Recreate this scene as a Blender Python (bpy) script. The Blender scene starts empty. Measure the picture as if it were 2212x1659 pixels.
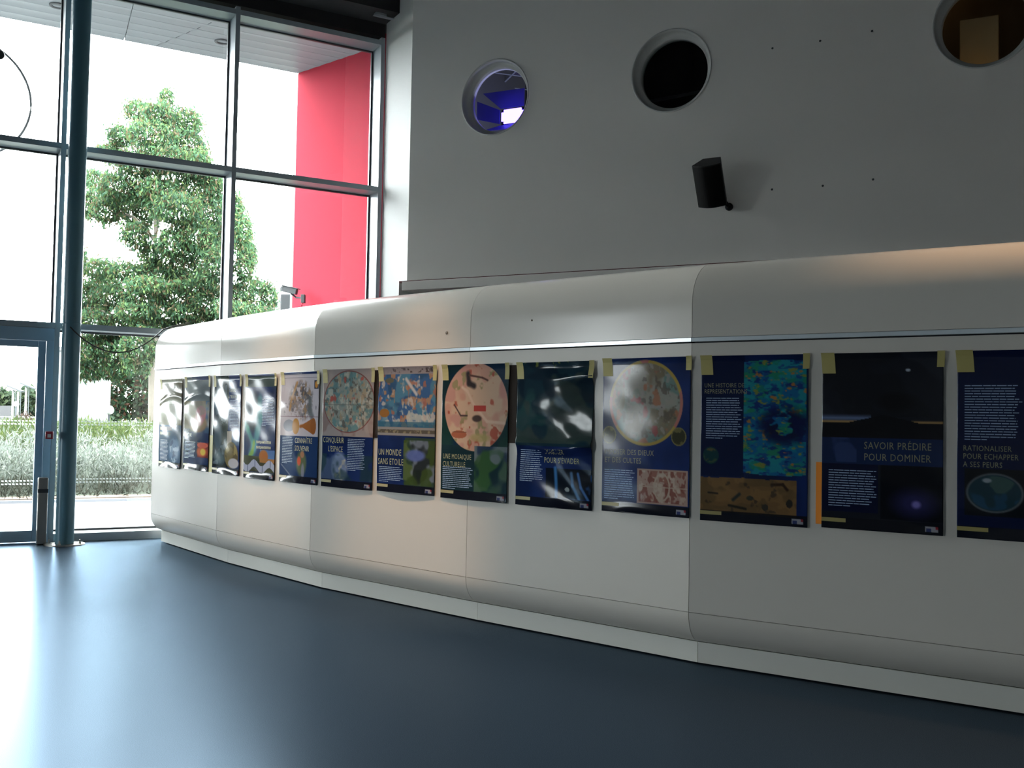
import bpy, bmesh, math, random
import numpy as np
from mathutils import Vector, Matrix
random.seed(7); rng = np.random.default_rng(7)
S = bpy.context.scene; COL = S.collection
PI = math.pi

# ------------------------------------------------------------------ camera
F_PX, PITCH, ROLL, EYE = 2200.0, math.radians(2.01), math.radians(1.06), 1.6
cp, sp, cr, sr = math.cos(PITCH), math.sin(PITCH), math.cos(ROLL), math.sin(ROLL)
cam = bpy.data.cameras.new('camera'); cam.sensor_width = 36; cam.lens = 36 * F_PX / 2212
cam.clip_end = 500
co = bpy.data.objects.new('camera', cam); COL.objects.link(co)
M = Matrix(((cr, -sr, 0, 0), (-sr * sp, -cr * sp, -cp, 0), (sr * cp, cr * cp, -sp, EYE), (0, 0, 0, 1)))
co.matrix_world = M
S.camera = co

def at(px, py, Y):
    "point at distance Y (metres along +y) seen at photo pixel px,py"
    u = (px - 1106) / F_PX; v = (py - 829.5) / F_PX
    x = cr * u + sr * v; y = -sr * u + cr * v
    d = Vector((x, cp + sp * y, sp - cp * y)); t = Y / d.y
    return Vector((d.x * t, Y, EYE + d.z * t))

# ------------------------------------------------------------------ world, exposure, lamps
S.view_settings.view_transform = 'Standard'; S.view_settings.look = 'None'
S.view_settings.gamma = 1; S.view_settings.use_curve_mapping = False
S.view_settings.exposure = 0.0
W = bpy.data.worlds.new('overcast'); S.world = W; W.use_nodes = True
nt = W.node_tree; nt.nodes.clear()
tc = nt.nodes.new('ShaderNodeTexCoord'); sx = nt.nodes.new('ShaderNodeSeparateXYZ')
rp = nt.nodes.new('ShaderNodeValToRGB'); bg = nt.nodes.new('ShaderNodeBackground'); wo = nt.nodes.new('ShaderNodeOutputWorld')
nt.links.new(tc.outputs['Generated'], sx.inputs[0]); nt.links.new(sx.outputs['Z'], rp.inputs[0])
rp.color_ramp.elements[0].position = 0.0; rp.color_ramp.elements[0].color = (0.94, 0.97, 1.0, 1)
rp.color_ramp.elements[1].position = 0.8; rp.color_ramp.elements[1].color = (0.97, 0.985, 1.0, 1)
nt.links.new(rp.outputs[0], bg.inputs[0]); bg.inputs[1].default_value = 50.0
nt.links.new(bg.outputs[0], wo.inputs[0])
S.cycles.max_bounces = 8; S.cycles.diffuse_bounces = 4; S.cycles.glossy_bounces = 4
S.cycles.transparent_max_bounces = 12; S.cycles.sample_clamp_indirect = 6
S.cycles.caustics_reflective = True; S.cycles.caustics_refractive = False

# glass-wall frame of reference: A = right end on the floor, L = along the glass to the left, O = outwards
A = Vector((-1.93, 14.6, 0)); L = Vector((-.868, -.4966, 0)).normalized(); O = Vector((-.4966, .868, 0)).normalized()
def G(s, t, z): return A + L * s + O * t + Vector((0, 0, z))
NB, BAY = 11, 2.1          # glazed bays
# hall wall with the portholes
HC = Vector((-1.45, 13.76, 0)); HD = Vector((math.sin(math.radians(118)), math.cos(math.radians(118)), 0))
HN = Vector((HD.y, -HD.x, 0))            # towards the room
if HN.dot(-HC) < 0: HN = -HN
def HP(u, t, z): return HC + HD * u + HN * t + Vector((0, 0, z))

def lamp(name, kind, loc, energy, color, **k):
    l = bpy.data.lights.new(name, kind); l.energy = energy; l.color = color
    for a, b in k.items():
        if a != 'aim': setattr(l, a, b)
    o = bpy.data.objects.new(name, l); COL.objects.link(o); o.location = loc
    if 'aim' in k:
        o.rotation_euler = (Vector(k['aim']) - Vector(loc)).to_track_quat('-Z', 'Y').to_euler()
    return o
# sky portals in the glazing (guide sampling only)
def portal(c, xax, zax, w, h):
    pl = bpy.data.lights.new('sky_portal', 'AREA'); pl.shape = 'RECTANGLE'; pl.size = w; pl.size_y = h; pl.cycles.is_portal = True
    po = bpy.data.objects.new('sky_portal', pl); COL.objects.link(po); yax = zax.cross(xax)
    po.matrix_world = Matrix(((xax.x, yax.x, zax.x, c.x), (xax.y, yax.y, zax.y, c.y), (xax.z, yax.z, zax.z, c.z), (0, 0, 0, 1)))
portal(G(NB * BAY / 2, .42, 3.55), L, O, NB * BAY, 7.05)
RH = 4.4
RA, RB = G(24.2, 0, 0), Vector((-12, -9, 0)); RDIR = (RB - RA).normalized(); RO = Vector((RDIR.y, -RDIR.x, 0)); RLEN = (RB - RA).length
if RO.dot(Vector((1, 0, 0))) > 0: RO = -RO
xr = RDIR if RO.cross(RDIR).z > 0 else -RDIR
portal(RA + RDIR * (RLEN / 14) + RO * .42 + Vector((0, 0, RH / 2)), xr, RO, RLEN / 7, RH - .05)
# warm ceiling spots of the hall (fixtures above the frame)
WARM = (1.0, .62, .34)
WLIGHTS = [((-3.6, 8.2, 6.5), (-2.35, 10.15, .75), 900, 20), ((-2.2, 6.2, 6.5), (-.85, 8.55, .7), 1000, 22), ((3.3, 5.9, 6.0), (3.1, 5.7, 2.6), 340, 50)]
for i, (loc, aim, e, ang) in enumerate(WLIGHTS):
    lamp('warm_spot', 'SPOT', loc, e, WARM, aim=aim, spot_size=math.radians(ang), spot_blend=1.0, shadow_soft_size=.12)

# ------------------------------------------------------------------ materials
def srgb(r, g, b):
    f = lambda c: (c / 255 / 12.92) if c / 255 <= .04045 else ((c / 255 + .055) / 1.055) ** 2.4
    return (f(r), f(g), f(b), 1)
def mat(name, col=(.5, .5, .5, 1), rough=.5, metal=0, spec=.5, emit=None, es=0, noise=None, bump=None, coat=0, attr=None):
    m = bpy.data.materials.new(name); m.use_nodes = True; n = m.node_tree
    b = n.nodes['Principled BSDF']
    b.inputs['Base Color'].default_value = col; b.inputs['Roughness'].default_value = rough
    b.inputs['Metallic'].default_value = metal; b.inputs['Specular IOR Level'].default_value = spec
    b.inputs['Coat Weight'].default_value = coat; b.inputs['Coat Roughness'].default_value = .08
    if emit: b.inputs['Emission Color'].default_value = emit; b.inputs['Emission Strength'].default_value = es
    if attr:
        a = n.nodes.new('ShaderNodeAttribute'); a.attribute_name = attr
        n.links.new(a.outputs['Color'], b.inputs['Base Color'])
    if noise:
        sc, amt = noise; tx = n.nodes.new('ShaderNodeTexNoise'); tx.inputs['Scale'].default_value = sc; tx.inputs['Detail'].default_value = 5
        co_ = n.nodes.new('ShaderNodeTexCoord'); n.links.new(co_.outputs['Object'], tx.inputs['Vector'])
        mx = n.nodes.new('ShaderNodeMix'); mx.data_type = 'RGBA'
        mx.inputs[6].default_value = tuple(c * (1 - amt) for c in col[:3]) + (1,)
        mx.inputs[7].default_value = tuple(min(1, c * (1 + amt)) for c in col[:3]) + (1,)
        n.links.new(tx.outputs['Fac'], mx.inputs[0]); n.links.new(mx.outputs[2], b.inputs['Base Color'])
    if bump:
        sc, st, di = bump; tx = n.nodes.new('ShaderNodeTexNoise'); tx.inputs['Scale'].default_value = sc; tx.inputs['Detail'].default_value = 3
        co_ = n.nodes.new('ShaderNodeTexCoord'); n.links.new(co_.outputs['Object'], tx.inputs['Vector'])
        bp = n.nodes.new('ShaderNodeBump'); bp.inputs['Strength'].default_value = st; bp.inputs['Distance'].default_value = di
        n.links.new(tx.outputs['Fac'], bp.inputs['Height']); n.links.new(bp.outputs[0], b.inputs['Normal'])
    return m
MT = {}
MT['panel'] = mat('satin_cream_panel', (.70, .655, .585, 1), .34, spec=.35, noise=(1.3, .02))
MT['cowl'] = mat('satin_cream_cowl', (.70, .655, .585, 1), .2, spec=.35, noise=(1.3, .02), bump=(1.2, .25, .01))
MT['plinth'] = mat('cream_plinth', (.80, .79, .72, 1), .5)
MT['core'] = mat('dark_core', (.02, .02, .025, 1), .8)
MT['alu'] = mat('aluminium', (.62, .68, .72, 1), .3, metal=.85)
MT['wall'] = mat('grey_plaster', (.88, .86, .82, 1), .75, noise=(.35, .05), bump=(180, .05, .002))
MT['wallwhite'] = mat('white_plaster', (.55, .56, .545, 1), .7)
MT['hall'] = mat('hall_grey', (.16, .165, .17, 1), .8, noise=(.6, .1))
MT['black'] = mat('matt_black', (.008, .008, .010, 1), .7)
MT['frame'] = mat('grey_lacquered_frame', (0.360, 0.420, 0.465, 1), .35, metal=.0, spec=.6)
MT['framein'] = mat('blue_grey_lacquer', (0.360, 0.528, 0.672, 1), .35, spec=.5)
MT['column'] = mat('petrol_blue_paint', (0.099, 0.209, 0.264, 1), .3, spec=.35)
MT['steel'] = mat('brushed_steel', (.45, .42, .38, 1), .3, metal=1, bump=(9, .3, .02))
MT['red'] = mat('red_render', (0.200, 0.019, 0.030, 1), .8, spec=.03, noise=(.5, .06))
MT['soffit'] = mat('soffit_plank', (0.187, 0.202, 0.213, 1), .4, metal=0, spec=.12)
MT['apron'] = mat('pale_concrete', (0.126, 0.131, 0.141, 1), .85, noise=(1.5, .05))
MT['white'] = mat('white_paint', (0.750, 0.765, 0.765, 1), .5)
MT['darkgrey'] = mat('dark_grey_metal', (.05, .055, .06, 1), .4)
MT['redniche'] = mat('dark_red_board', (.10, .012, .010, 1), .6)
MT['ledge'] = mat('warm_white_ledge', (.9, .87, .82, 1), .45)
MT['speaker'] = mat('black_speaker', (.008, .009, .010, 1), .55, spec=.25)
MT['grille'] = mat('black_grille', (.004, .004, .004, 1), .7, spec=.1, bump=(400, .4, .002))
MT['tape'] = mat('cream_tape', srgb(176, 164, 100), .5, spec=.3)
MT['label'] = mat('ochre_label', srgb(150, 138, 78), .4)
MT['title'] = mat('pale_yellow_lettering', srgb(160, 158, 110), .35)
MT['titled'] = mat('sand_lettering', srgb(122, 122, 96), .4)
MT['body'] = mat('pale_blue_print', srgb(138, 160, 190), .4)
MT['brown'] = mat('dark_brown_strip', srgb(48, 38, 31), .7, spec=.1)
MT['yellow'] = mat('mustard_strip', srgb(168, 150, 30), .5)
MT['orange'] = mat('orange_strip', srgb(255, 150, 20), .5)
MT['cable'] = mat('black_cable', (.008, .012, .012, 1), .4)
MT['print'] = mat('laminated_print', rough=.09, spec=.10, attr='art')
MT['leaf'] = mat('leaf', rough=.7, spec=.08, attr='tint')
def leafy(m, fac, attr=True):
    n = m.node_tree; b = n.nodes['Principled BSDF']; t = n.nodes.new('ShaderNodeBsdfTranslucent'); mx = n.nodes.new('ShaderNodeMixShader'); mx.inputs[0].default_value = fac
    if attr: n.links.new(b.inputs['Base Color'].links[0].from_socket, t.inputs[0])
    else: t.inputs[0].default_value = b.inputs['Base Color'].default_value
    n.links.new(b.outputs[0], mx.inputs[1]); n.links.new(t.outputs[0], mx.inputs[2]); n.links.new(mx.outputs[0], n.nodes['Material Output'].inputs['Surface'])
leafy(MT['leaf'], .45)
MT['dots'] = mat('frosted_white_film', (.8, .82, .82, 1), .6); leafy(MT['dots'], .6, False)
MT['bark'] = mat('bark', (0.153, 0.133, 0.111, 1), .8, noise=(6, .2))
MT['soil'] = mat('soil', (.10, .075, .055, 1), .9, noise=(3, .3))
MT['road'] = mat('grey_road', (.012, .012, .013, 1), .9)
MT['outwhite'] = mat('sky_dimmed_white', (.085, .088, .09, 1), .7, spec=.1)  # white darkened to offset the very strong sky
MT['outgrey'] = mat('galvanised_grey', (.028, .032, .034, 1), .7, spec=.1)
MT['globe'] = mat('opal_globe', (.35, .35, .34, 1), .5, spec=.1)

def floor_material():
    m = bpy.data.materials.new('blue_grey_vinyl'); m.use_nodes = True; n = m.node_tree; b = n.nodes['Principled BSDF']
    tcn = n.nodes.new('ShaderNodeTexCoord')
    n1 = n.nodes.new('ShaderNodeTexNoise'); n1.inputs['Scale'].default_value = 260; n1.inputs['Detail'].default_value = 2
    n2 = n.nodes.new('ShaderNodeTexNoise'); n2.inputs['Scale'].default_value = .7; n2.inputs['Detail'].default_value = 6
    for q in (n1, n2): n.links.new(tcn.outputs['Object'], q.inputs['Vector'])
    cr1 = n.nodes.new('ShaderNodeValToRGB'); n.links.new(n1.outputs['Fac'], cr1.inputs[0])
    cr1.color_ramp.elements[0].position = .3; cr1.color_ramp.elements[0].color = (.018, .026, .036, 1)
    cr1.color_ramp.elements[1].position = .75; cr1.color_ramp.elements[1].color = (.040, .056, .076, 1)
    n.links.new(cr1.outputs[0], b.inputs['Base Color'])
    mr = n.nodes.new('ShaderNodeMapRange'); mr.inputs[3].default_value = .267; mr.inputs[4].default_value = .269
    mr.inputs[1].default_value = .35; mr.inputs[2].default_value = .65
    n.links.new(n2.outputs['Fac'], mr.inputs[0]); n.links.new(mr.outputs[0], b.inputs['Roughness'])
    bp = n.nodes.new('ShaderNodeBump'); bp.inputs['Strength'].default_value = .05; bp.inputs['Distance'].default_value = .002
    n3 = n.nodes.new('ShaderNodeTexNoise'); n3.inputs['Scale'].default_value = 5; n3.inputs['Detail'].default_value = 3
    n.links.new(tcn.outputs['Object'], n3.inputs['Vector'])
    n.links.new(n3.outputs['Fac'], bp.inputs['Height']); n.links.new(bp.outputs[0], b.inputs['Normal'])
    b.inputs['Specular IOR Level'].default_value = 0
    gl = n.nodes.new('ShaderNodeBsdfGlossy'); gl.inputs['Color'].default_value = (.60, .80, 1.0, 1)
    n.links.new(mr.outputs[0], gl.inputs['Roughness']); 
    fr = n.nodes.new('ShaderNodeFresnel'); fr.inputs[0].default_value = 1.22
    ma = n.nodes.new('ShaderNodeMath'); ma.operation = 'MULTIPLY'; ma.inputs[1].default_value = .46; n.links.new(fr.outputs[0], ma.inputs[0])
    mx = n.nodes.new('ShaderNodeMixShader'); n.links.new(ma.outputs[0], mx.inputs[0]); n.links.new(b.outputs[0], mx.inputs[1]); n.links.new(gl.outputs[0], mx.inputs[2])
    n.links.new(mx.outputs[0], n.nodes['Material Output'].inputs['Surface'])
    return m
MT['floor'] = floor_material()
def glass_material():
    m = bpy.data.materials.new('clear_glass'); m.use_nodes = True; n = m.node_tree; n.nodes.clear()
    out = n.nodes.new('ShaderNodeOutputMaterial'); mx = n.nodes.new('ShaderNodeMixShader')
    tr = n.nodes.new('ShaderNodeBsdfTransparent'); tr.inputs[0].default_value = (.95, .975, .97, 1)
    gl = n.nodes.new('ShaderNodeBsdfGlossy'); gl.inputs['Roughness'].default_value = 0.01
    fr = n.nodes.new('ShaderNodeFresnel'); fr.inputs[0].default_value = 1.5
    n.links.new(fr.outputs[0], mx.inputs[0]); n.links.new(tr.outputs[0], mx.inputs[1]); n.links.new(gl.outputs[0], mx.inputs[2])
    n.links.new(mx.outputs[0], out.inputs[0]); return m
MT['glass'] = glass_material()

# ------------------------------------------------------------------ helpers
def props(o, label=None, cat=None, group=None, kind=None):
    if label: o['label'] = label
    if cat: o['category'] = cat
    if group: o['group'] = group
    if kind: o['kind'] = kind
    return o
def link(name, me, m=None, parent=None, smooth=False):
    if m is not None and not me.materials: me.materials.append(MT[m] if isinstance(m, str) else m)
    o = bpy.data.objects.new(name, me); COL.objects.link(o)
    if parent is not None:
        o.parent = parent; o.matrix_parent_inverse = Matrix.Translation(-parent.location) if parent.type == 'EMPTY' or True else Matrix()
    if smooth:
        for p in me.polygons: p.use_smooth = True
    return o
def empty(name, loc, label=None, cat=None, group=None, kind=None):
    o = bpy.data.objects.new(name, None); COL.objects.link(o); o.location = loc; o.empty_display_size = .1
    return props(o, label, cat, group, kind)
def obj(name, bm, m, parent=None, smooth=False, recalc=True):
    me = bpy.data.meshes.new(name)
    if recalc: bmesh.ops.recalc_face_normals(bm, faces=bm.faces)
    bm.to_mesh(me); bm.free()
    return link(name, me, m, parent, smooth)
def hexa(bm, c):
    "box from eight corners: 4 bottom, 4 top"
    v = [bm.verts.new(p) for p in c]
    for f in ((0, 3, 2, 1), (4, 5, 6, 7), (0, 1, 5, 4), (1, 2, 6, 5), (2, 3, 7, 6), (3, 0, 4, 7)): bm.faces.new([v[i] for i in f])
    return v
def gbox(bm, s0, s1, t0, t1, z0, z1):
    hexa(bm, [G(s0, t0, z0), G(s1, t0, z0), G(s1, t1, z0), G(s0, t1, z0), G(s0, t0, z1), G(s1, t0, z1), G(s1, t1, z1), G(s0, t1, z1)])
def hbox(bm, u0, u1, t0, t1, z0, z1):
    hexa(bm, [HP(u0, t0, z0), HP(u1, t0, z0), HP(u1, t1, z0), HP(u0, t1, z0), HP(u0, t0, z1), HP(u1, t0, z1), HP(u1, t1, z1), HP(u0, t1, z1)])
def box(bm, x0, x1, y0, y1, z0, z1, mtx=None):
    c = [Vector(p) for p in ((x0, y0, z0), (x1, y0, z0), (x1, y1, z0), (x0, y1, z0), (x0, y0, z1), (x1, y0, z1), (x1, y1, z1), (x0, y1, z1))]
    if mtx is not None: c = [mtx @ p for p in c]
    return hexa(bm, c)
def bev(bm, w, seg=2):
    bmesh.ops.bevel(bm, geom=list(bm.edges), offset=w, segments=seg, affect='EDGES', profile=.6)
def lathe(bm, prof, n=32, mtx=Matrix(), cap0=False, cap1=False):
    rings = []
    for r, z in prof:
        rings.append([bm.verts.new(mtx @ Vector((r * math.cos(2 * PI * i / n), r * math.sin(2 * PI * i / n), z))) for i in range(n)])
    for a, b in zip(rings, rings[1:]):
        for i in range(n): bm.faces.new((a[i], a[(i + 1) % n], b[(i + 1) % n], b[i]))
    if cap0: bm.faces.new(rings[0][::-1])
    if cap1: bm.faces.new(rings[-1])
def tube(bm, pts, r, n=8, taper=None):
    rings = []; up = Vector((0, 0, 1))
    for i, p in enumerate(pts):
        p = Vector(p); d = (Vector(pts[min(i + 1, len(pts) - 1)]) - Vector(pts[max(i - 1, 0)])).normalized()
        a = d.cross(up); a = a.normalized() if a.length > .01 else Vector((1, 0, 0)); b = d.cross(a).normalized()
        rr = r if taper is None else r + (taper - r) * i / (len(pts) - 1)
        rings.append([bm.verts.new(p + (a * math.cos(2 * PI * k / n) + b * math.sin(2 * PI * k / n)) * rr) for k in range(n)])
    for q, w in zip(rings, rings[1:]):
        for k in range(n): bm.faces.new((q[k], q[(k + 1) % n], w[(k + 1) % n], w[k]))
    bm.faces.new(rings[0]); bm.faces.new(rings[-1][::-1])

# ------------------------------------------------------------------ the room shell
corner_h = HP(0, 0, 0); HEND = 12.2
room = [G(-.0, 0, 0), G(24.2, 0, 0), Vector((-12, -9, 0)), Vector((11, -9, 0)), HP(HEND, 0, 0), HP(HEND, -4.0, 0), HP(-.2, -4.0, 0), G(-.2, .3, 0)]
bm = bmesh.new()
vs = [bm.verts.new(p) for p in [G(-.4, .36, 0), G(24.4, .36, 0), Vector((-12.3, -9.3, 0)), Vector((11.3, -9.3, 0)), HP(HEND + .3, 0, 0), HP(HEND + .3, -3.0, 0), HP(.3, -3.0, 0)]]
f = bm.faces.new(vs)
r = bmesh.ops.extrude_face_region(bm, geom=[f]); bmesh.ops.translate(bm, verts=[v for v in r['geom'] if isinstance(v, bmesh.types.BMVert)], vec=(0, 0, -.2))
props(obj('floor', bm, 'floor'), 'blue-grey glossy vinyl floor', kind='structure')
CZ = 9.0
bm = bmesh.new()
vs = [bm.verts.new(p + Vector((0, 0, CZ))) for p in [G(-.5, .3, 0), G(24.4, .3, 0), Vector((-12.3, -9.3, 0)), Vector((11.3, -9.3, 0)), HP(HEND + .3, 0, 0), HP(HEND + .3, -4, 0), HP(-.0, -4, 0)]]
f = bm.faces.new(vs)
r = bmesh.ops.extrude_face_region(bm, geom=[f]); bmesh.ops.translate(bm, verts=[v for v in r['geom'] if isinstance(v, bmesh.types.BMVert)], vec=(0, 0, .2))
props(obj('ceiling', bm, 'black'), 'black ceiling high over the hall', kind='structure')
def wallslab(name, a, b, th, z0, z1, m, label, inward):
    d = (b - a); n = Vector((-d.y, d.x, 0)).normalized()
    if n.dot(inward) > 0: n = -n
    bm = bmesh.new(); a, b = Vector(a), Vector(b); o = n * th; Z0, Z1 = Vector((0, 0, z0)), Vector((0, 0, z1))
    hexa(bm, [a + Z0, b + Z0, b + o + Z0, a + o + Z0, a + Z1, b + Z1, b + o + Z1, a + o + Z1])
    return props(obj(name, bm, m), label, kind='structure')
inn = Vector((.5, -.87, 0))
wallslab('wall_left', G(NB * BAY + .06, 0, 0), G(24.4, 0, 0), .3, 0, CZ, 'hall', 'grey side wall beyond the glazing', inn)
NR = 1                   # one unseen rear-left bay, added to let in fill daylight
wallslab('wall_rear', RA, RA + RDIR * (RLEN * NR / 7), .3, RH + .001, CZ, 'hall', 'grey rear wall over the added fill glazing', Vector((1, .3, 0)))
a = RA; b = RA + RDIR * (RLEN * NR / 7)
w = empty('window_30', (a + b) / 2, 'unseen glazed bay added for fill daylight, far left behind the viewer', kind='structure')
def rb(nm, p, q, z0, z1, t0, t1, m):
    bm = bmesh.new(); c = [p + RO * t0, q + RO * t0, q + RO * t1, p + RO * t1]; hexa(bm, [v + Vector((0, 0, z0)) for v in c] + [v + Vector((0, 0, z1)) for v in c]); obj(nm, bm, m, w)
rb('mullion', a, a + RDIR * .08, 0, RH, 0, .3, 'frame'); rb('mullion', b - RDIR * .08, b, 0, RH, 0, .3, 'frame')
for z in (.0, 2.65, RH - .08): rb('transom', a + RDIR * .082, b - RDIR * .082, z, z + .08, 0, .3, 'frame')
rb('pane', a + RDIR * .082, b - RDIR * .082, .0801, RH - .0801, .25, .258, 'glass')
wallslab('wall_rear', RA + RDIR * (RLEN * NR / 7), RB, .3, 0, CZ, 'hall', 'grey rear wall of the hall', Vector((1, .3, 0)))
wallslab('wall_back', Vector((-12, -9, 0)), Vector((11, -9, 0)), .3, 0, CZ, 'hall', 'grey wall behind the viewer', Vector((0, 1, 0)))
wallslab('wall_end', Vector((11, -9, 0)), HP(HEND + .25, 0, 0), .3, 0, CZ, 'hall', 'grey end wall on the right', Vector((-1, 0, 0)))
wallslab('wall_above_glazing', G(-.0, .0, 0), G(NB * BAY + .06, 0, 0), .3, 7.11, CZ, 'black', 'black wall band over the glazing', inn)
bm = bmesh.new(); gbox(bm, -.02, 7 * BAY, -.5, -.0, 7.30, CZ)
props(obj('trim_1', bm, 'black'), 'black beam casing along the top of the glazing', kind='structure')
# pale return between the glazing and the porthole wall (niche cut away at its foot)
RD = Vector((.5, -.866, 0))
def RP(s, z): return A + RD * s + Vector((0, 0, z))
bm = bmesh.new()
bk = Vector((.35, .2, 0))
def rslab(s0, s1, z0, z1):
    hexa(bm, [RP(s0, z0), RP(s1, z0), RP(s1, z0) + bk, RP(s0, z0) + bk, RP(s0, z1), RP(s1, z1), RP(s1, z1) + bk, RP(s0, z1) + bk])
rslab(.035, .69, 0, 3.46); rslab(.035, .965, 3.46, CZ)
props(obj('wall_return', bm, 'wallwhite'), 'pale wall return between window and porthole wall', kind='structure')

# porthole wall
HOLES = [(1.31, 5.80), (3.71, 5.80), (7.11, 5.83)]; HR = .50
bm = bmesh.new(); us = [0.0, .55]
def holegrid(t, flip):
    n = 48; h = .72
    def V(u, z): return bm.verts.new(HP(u, t, z))
    zb, zt = 3.46, CZ
    edges = []
    cur = 0.0
    for (cu, cz) in HOLES:
        # plain strip before the cell
        bm.faces.new([V(cur, zb), V(cu - h, zb), V(cu - h, zt), V(cur, zt)])
        bm.faces.new([V(cu - h, zb), V(cu + h, zb), V(cu + h, cz - h), V(cu - h, cz - h)])
        bm.faces.new([V(cu - h, cz + h), V(cu + h, cz + h), V(cu + h, zt), V(cu - h, zt)])
        ring, sq = [], []
        for i in range(n):
            a = 2 * PI * i / n; ca, sa = math.cos(a), math.sin(a); m_ = max(abs(ca), abs(sa))
            ring.append(V(cu + HR * ca, cz + HR * sa)); sq.append(V(cu + h * ca / m_, cz + h * sa / m_))
        for i in range(n):
            j = (i + 1) % n; bm.faces.new((ring[i], ring[j], sq[j], sq[i]))
        edges.append(ring); cur = cu + h
    bm.faces.new([V(cur, zb), V(HEND, zb), V(HEND, zt), V(cur, zt)])
    return edges
e1 = holegrid(0, False); e2 = holegrid(-.22, True)
for ra, rb in zip(e1, e2):
    for i in range(len(ra)):
        j = (i + 1) % len(ra); bm.faces.new((ra[i], ra[j], rb[j], rb[i]))
def q4(a, b, c, d): bm.faces.new([bm.verts.new(p) for p in (a, b, c, d)])
q4(HP(0, 0, 3.46), HP(0, -.22, 3.46), HP(0, -.22, CZ), HP(0, 0, CZ))
q4(HP(0, 0, 3.46), HP(HEND, 0, 3.46), HP(HEND, -.22, 3.46), HP(0, -.22, 3.46))
props(obj('wall_right', bm, 'wall'), 'grey plaster wall with three round portholes', kind='structure')
# small fixing holes left in the plaster
for k, (u, z) in enumerate([(4.92, 5.88), (5.45, 5.88), (6.0, 5.9), (4.93, 4.26), (5.49, 4.25), (6.02, 4.27)]):
    bm = bmesh.new(); mt = Matrix.Translation(HP(u, .0, z)) @ HN.to_track_quat('Z', 'Y').to_matrix().to_4x4()
    lathe(bm, [(.009, -.002), (.013, .002), (.006, .005), (.002, .0055)], 10, mt, cap1=True)
    props(obj('wall_plug', bm, 'darkgrey'), 'tiny dark fixing plug, ' + ['left', 'middle', 'right'][(0, 1, 2)[k % 3]] + ' one of the ' + ('upper' if k < 3 else 'lower') + ' row in the grey wall', 'plug', 'fixing plugs in the porthole wall')
# ledge bar and red niche under the wall
bm = bmesh.new(); hbox(bm, -.015, HEND, -.24, .10, 3.315, 3.435); bev(bm, .006)
props(obj('trim_2', bm, 'ledge'), 'warm white ledge bar under the porthole wall', kind='structure')
bm = bmesh.new(); hbox(bm, -.28, HEND, -.55, -.5, 0, 3.46)
hbox(bm, -.13, HEND, -.5, -.0, 3.437, 3.459)
props(obj('wall_niche', bm, 'redniche'), 'dark red recessed wall under the ledge', kind='structure')

bm = bmesh.new(); hbox(bm, -.32, -.285, -4.0, -.75, 0, CZ); hbox(bm, HEND, HEND + .1, -4.0, -.0, 0, CZ)
props(obj('wall_outer', bm, 'hall'), 'outer wall closing the space behind the porthole wall', kind='structure')
# portholes
def ring_matrix(u, z): 
    return Matrix.Translation(HP(u, 0, z)) @ Matrix(((HD.x, 0, HN.x, 0), (HD.y, 0, HN.y, 0), (0, 1, 0, 0), (0, 0, 0, 1)))
PL = ['round porthole window lit by blue lamp, leftmost of three', 'round black porthole window above the loudspeaker', 'round porthole window with warm glow, cut by the frame at top right']
for k, (u, z) in enumerate(HOLES):
    w = empty('window_%d' % (k + 20), HP(u, 0, z), PL[k], kind='structure')
    bm = bmesh.new(); lathe(bm, [(HR + .004, .006), (HR - .004, .014), (HR - .016, .006), (HR - .022, -.03), (HR - .028, -.075), (HR - .055, -.095), (HR - .075, -.10), (HR - .082, -.115), (HR - .082, -.20)], 64, ring_matrix(u, z))
    obj('porthole_rim', bm, 'wallwhite', w, True)
    bm = bmesh.new(); lathe(bm, [(HR - .08, -.15), (HR - .08, -.158)], 48, ring_matrix(u, z), True, True)
    obj('pane', bm, 'glass', w)

# ------------------------------------------------------------------ rooms behind the portholes
bm = bmesh.new()
hbox(bm, -.28, HEND, -4.0, -3.9, 0, CZ)
props(obj('wall_upper_room', bm, 'black'), 'black far wall of the upper room', kind='structure')
bm = bmesh.new(); hbox(bm, 0, HEND, -3.9, -.23, 4.3, 4.4)
props(obj('floor_upper_room', bm, 'black'), 'dark floor of the upper room', kind='structure')
for u0 in (2.6, 5.6):
    bm = bmesh.new(); hbox(bm, u0, u0 + .1, -3.9, -.23, 4.4, CZ)
    props(obj('wall_partition', bm, 'black'), 'black partition inside the upper room, ' + ('left' if u0 < 3 else 'right') + ' of the dark porthole', kind='structure')
# suspended ceiling with pale grid seen through the first porthole
gz = 7.2; ga = math.radians(71.3); g1 = Vector((math.sin(ga), math.cos(ga), 0)); g2 = Vector((-g1.y, g1.x, 0))
ceil = empty('ceiling_grid', (-.4, 16.8, gz), 'dark tiled ceiling with pale grid behind the blue-lit porthole', kind='structure')
MT['tile'] = mat('dark_blue_tile', (.10, .09, .15, 1), .8)
MT['tbar'] = mat('pale_grid_bar', (.50, .55, .62, 1), .5)
org = Vector((-.52, 16.22, gz)); org2 = Vector((-.02, 16.14, gz))
oo = org - g1 * ((org - org2).dot(g1))
for i in range(-3, 4):
    for j in range(-4, 5):
        c = oo + g1 * (.6 * i) + g2 * (.6 * j)
        dep = (c - HC).dot(-HN)
        if dep < .7 or dep > 3.9: continue
        uu = (c - HC).dot(HD)
        if uu < .4 or uu > 2.1: continue
        bm = bmesh.new(); p = [c + g1 * .015 + g2 * .015, c + g1 * .585 + g2 * .015, c + g1 * .585 + g2 * .585, c + g1 * .015 + g2 * .585]
        hexa(bm, p + [q + Vector((0, 0, .02)) for q in p]); obj('ceiling_tile', bm, 'tile', ceil)
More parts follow.
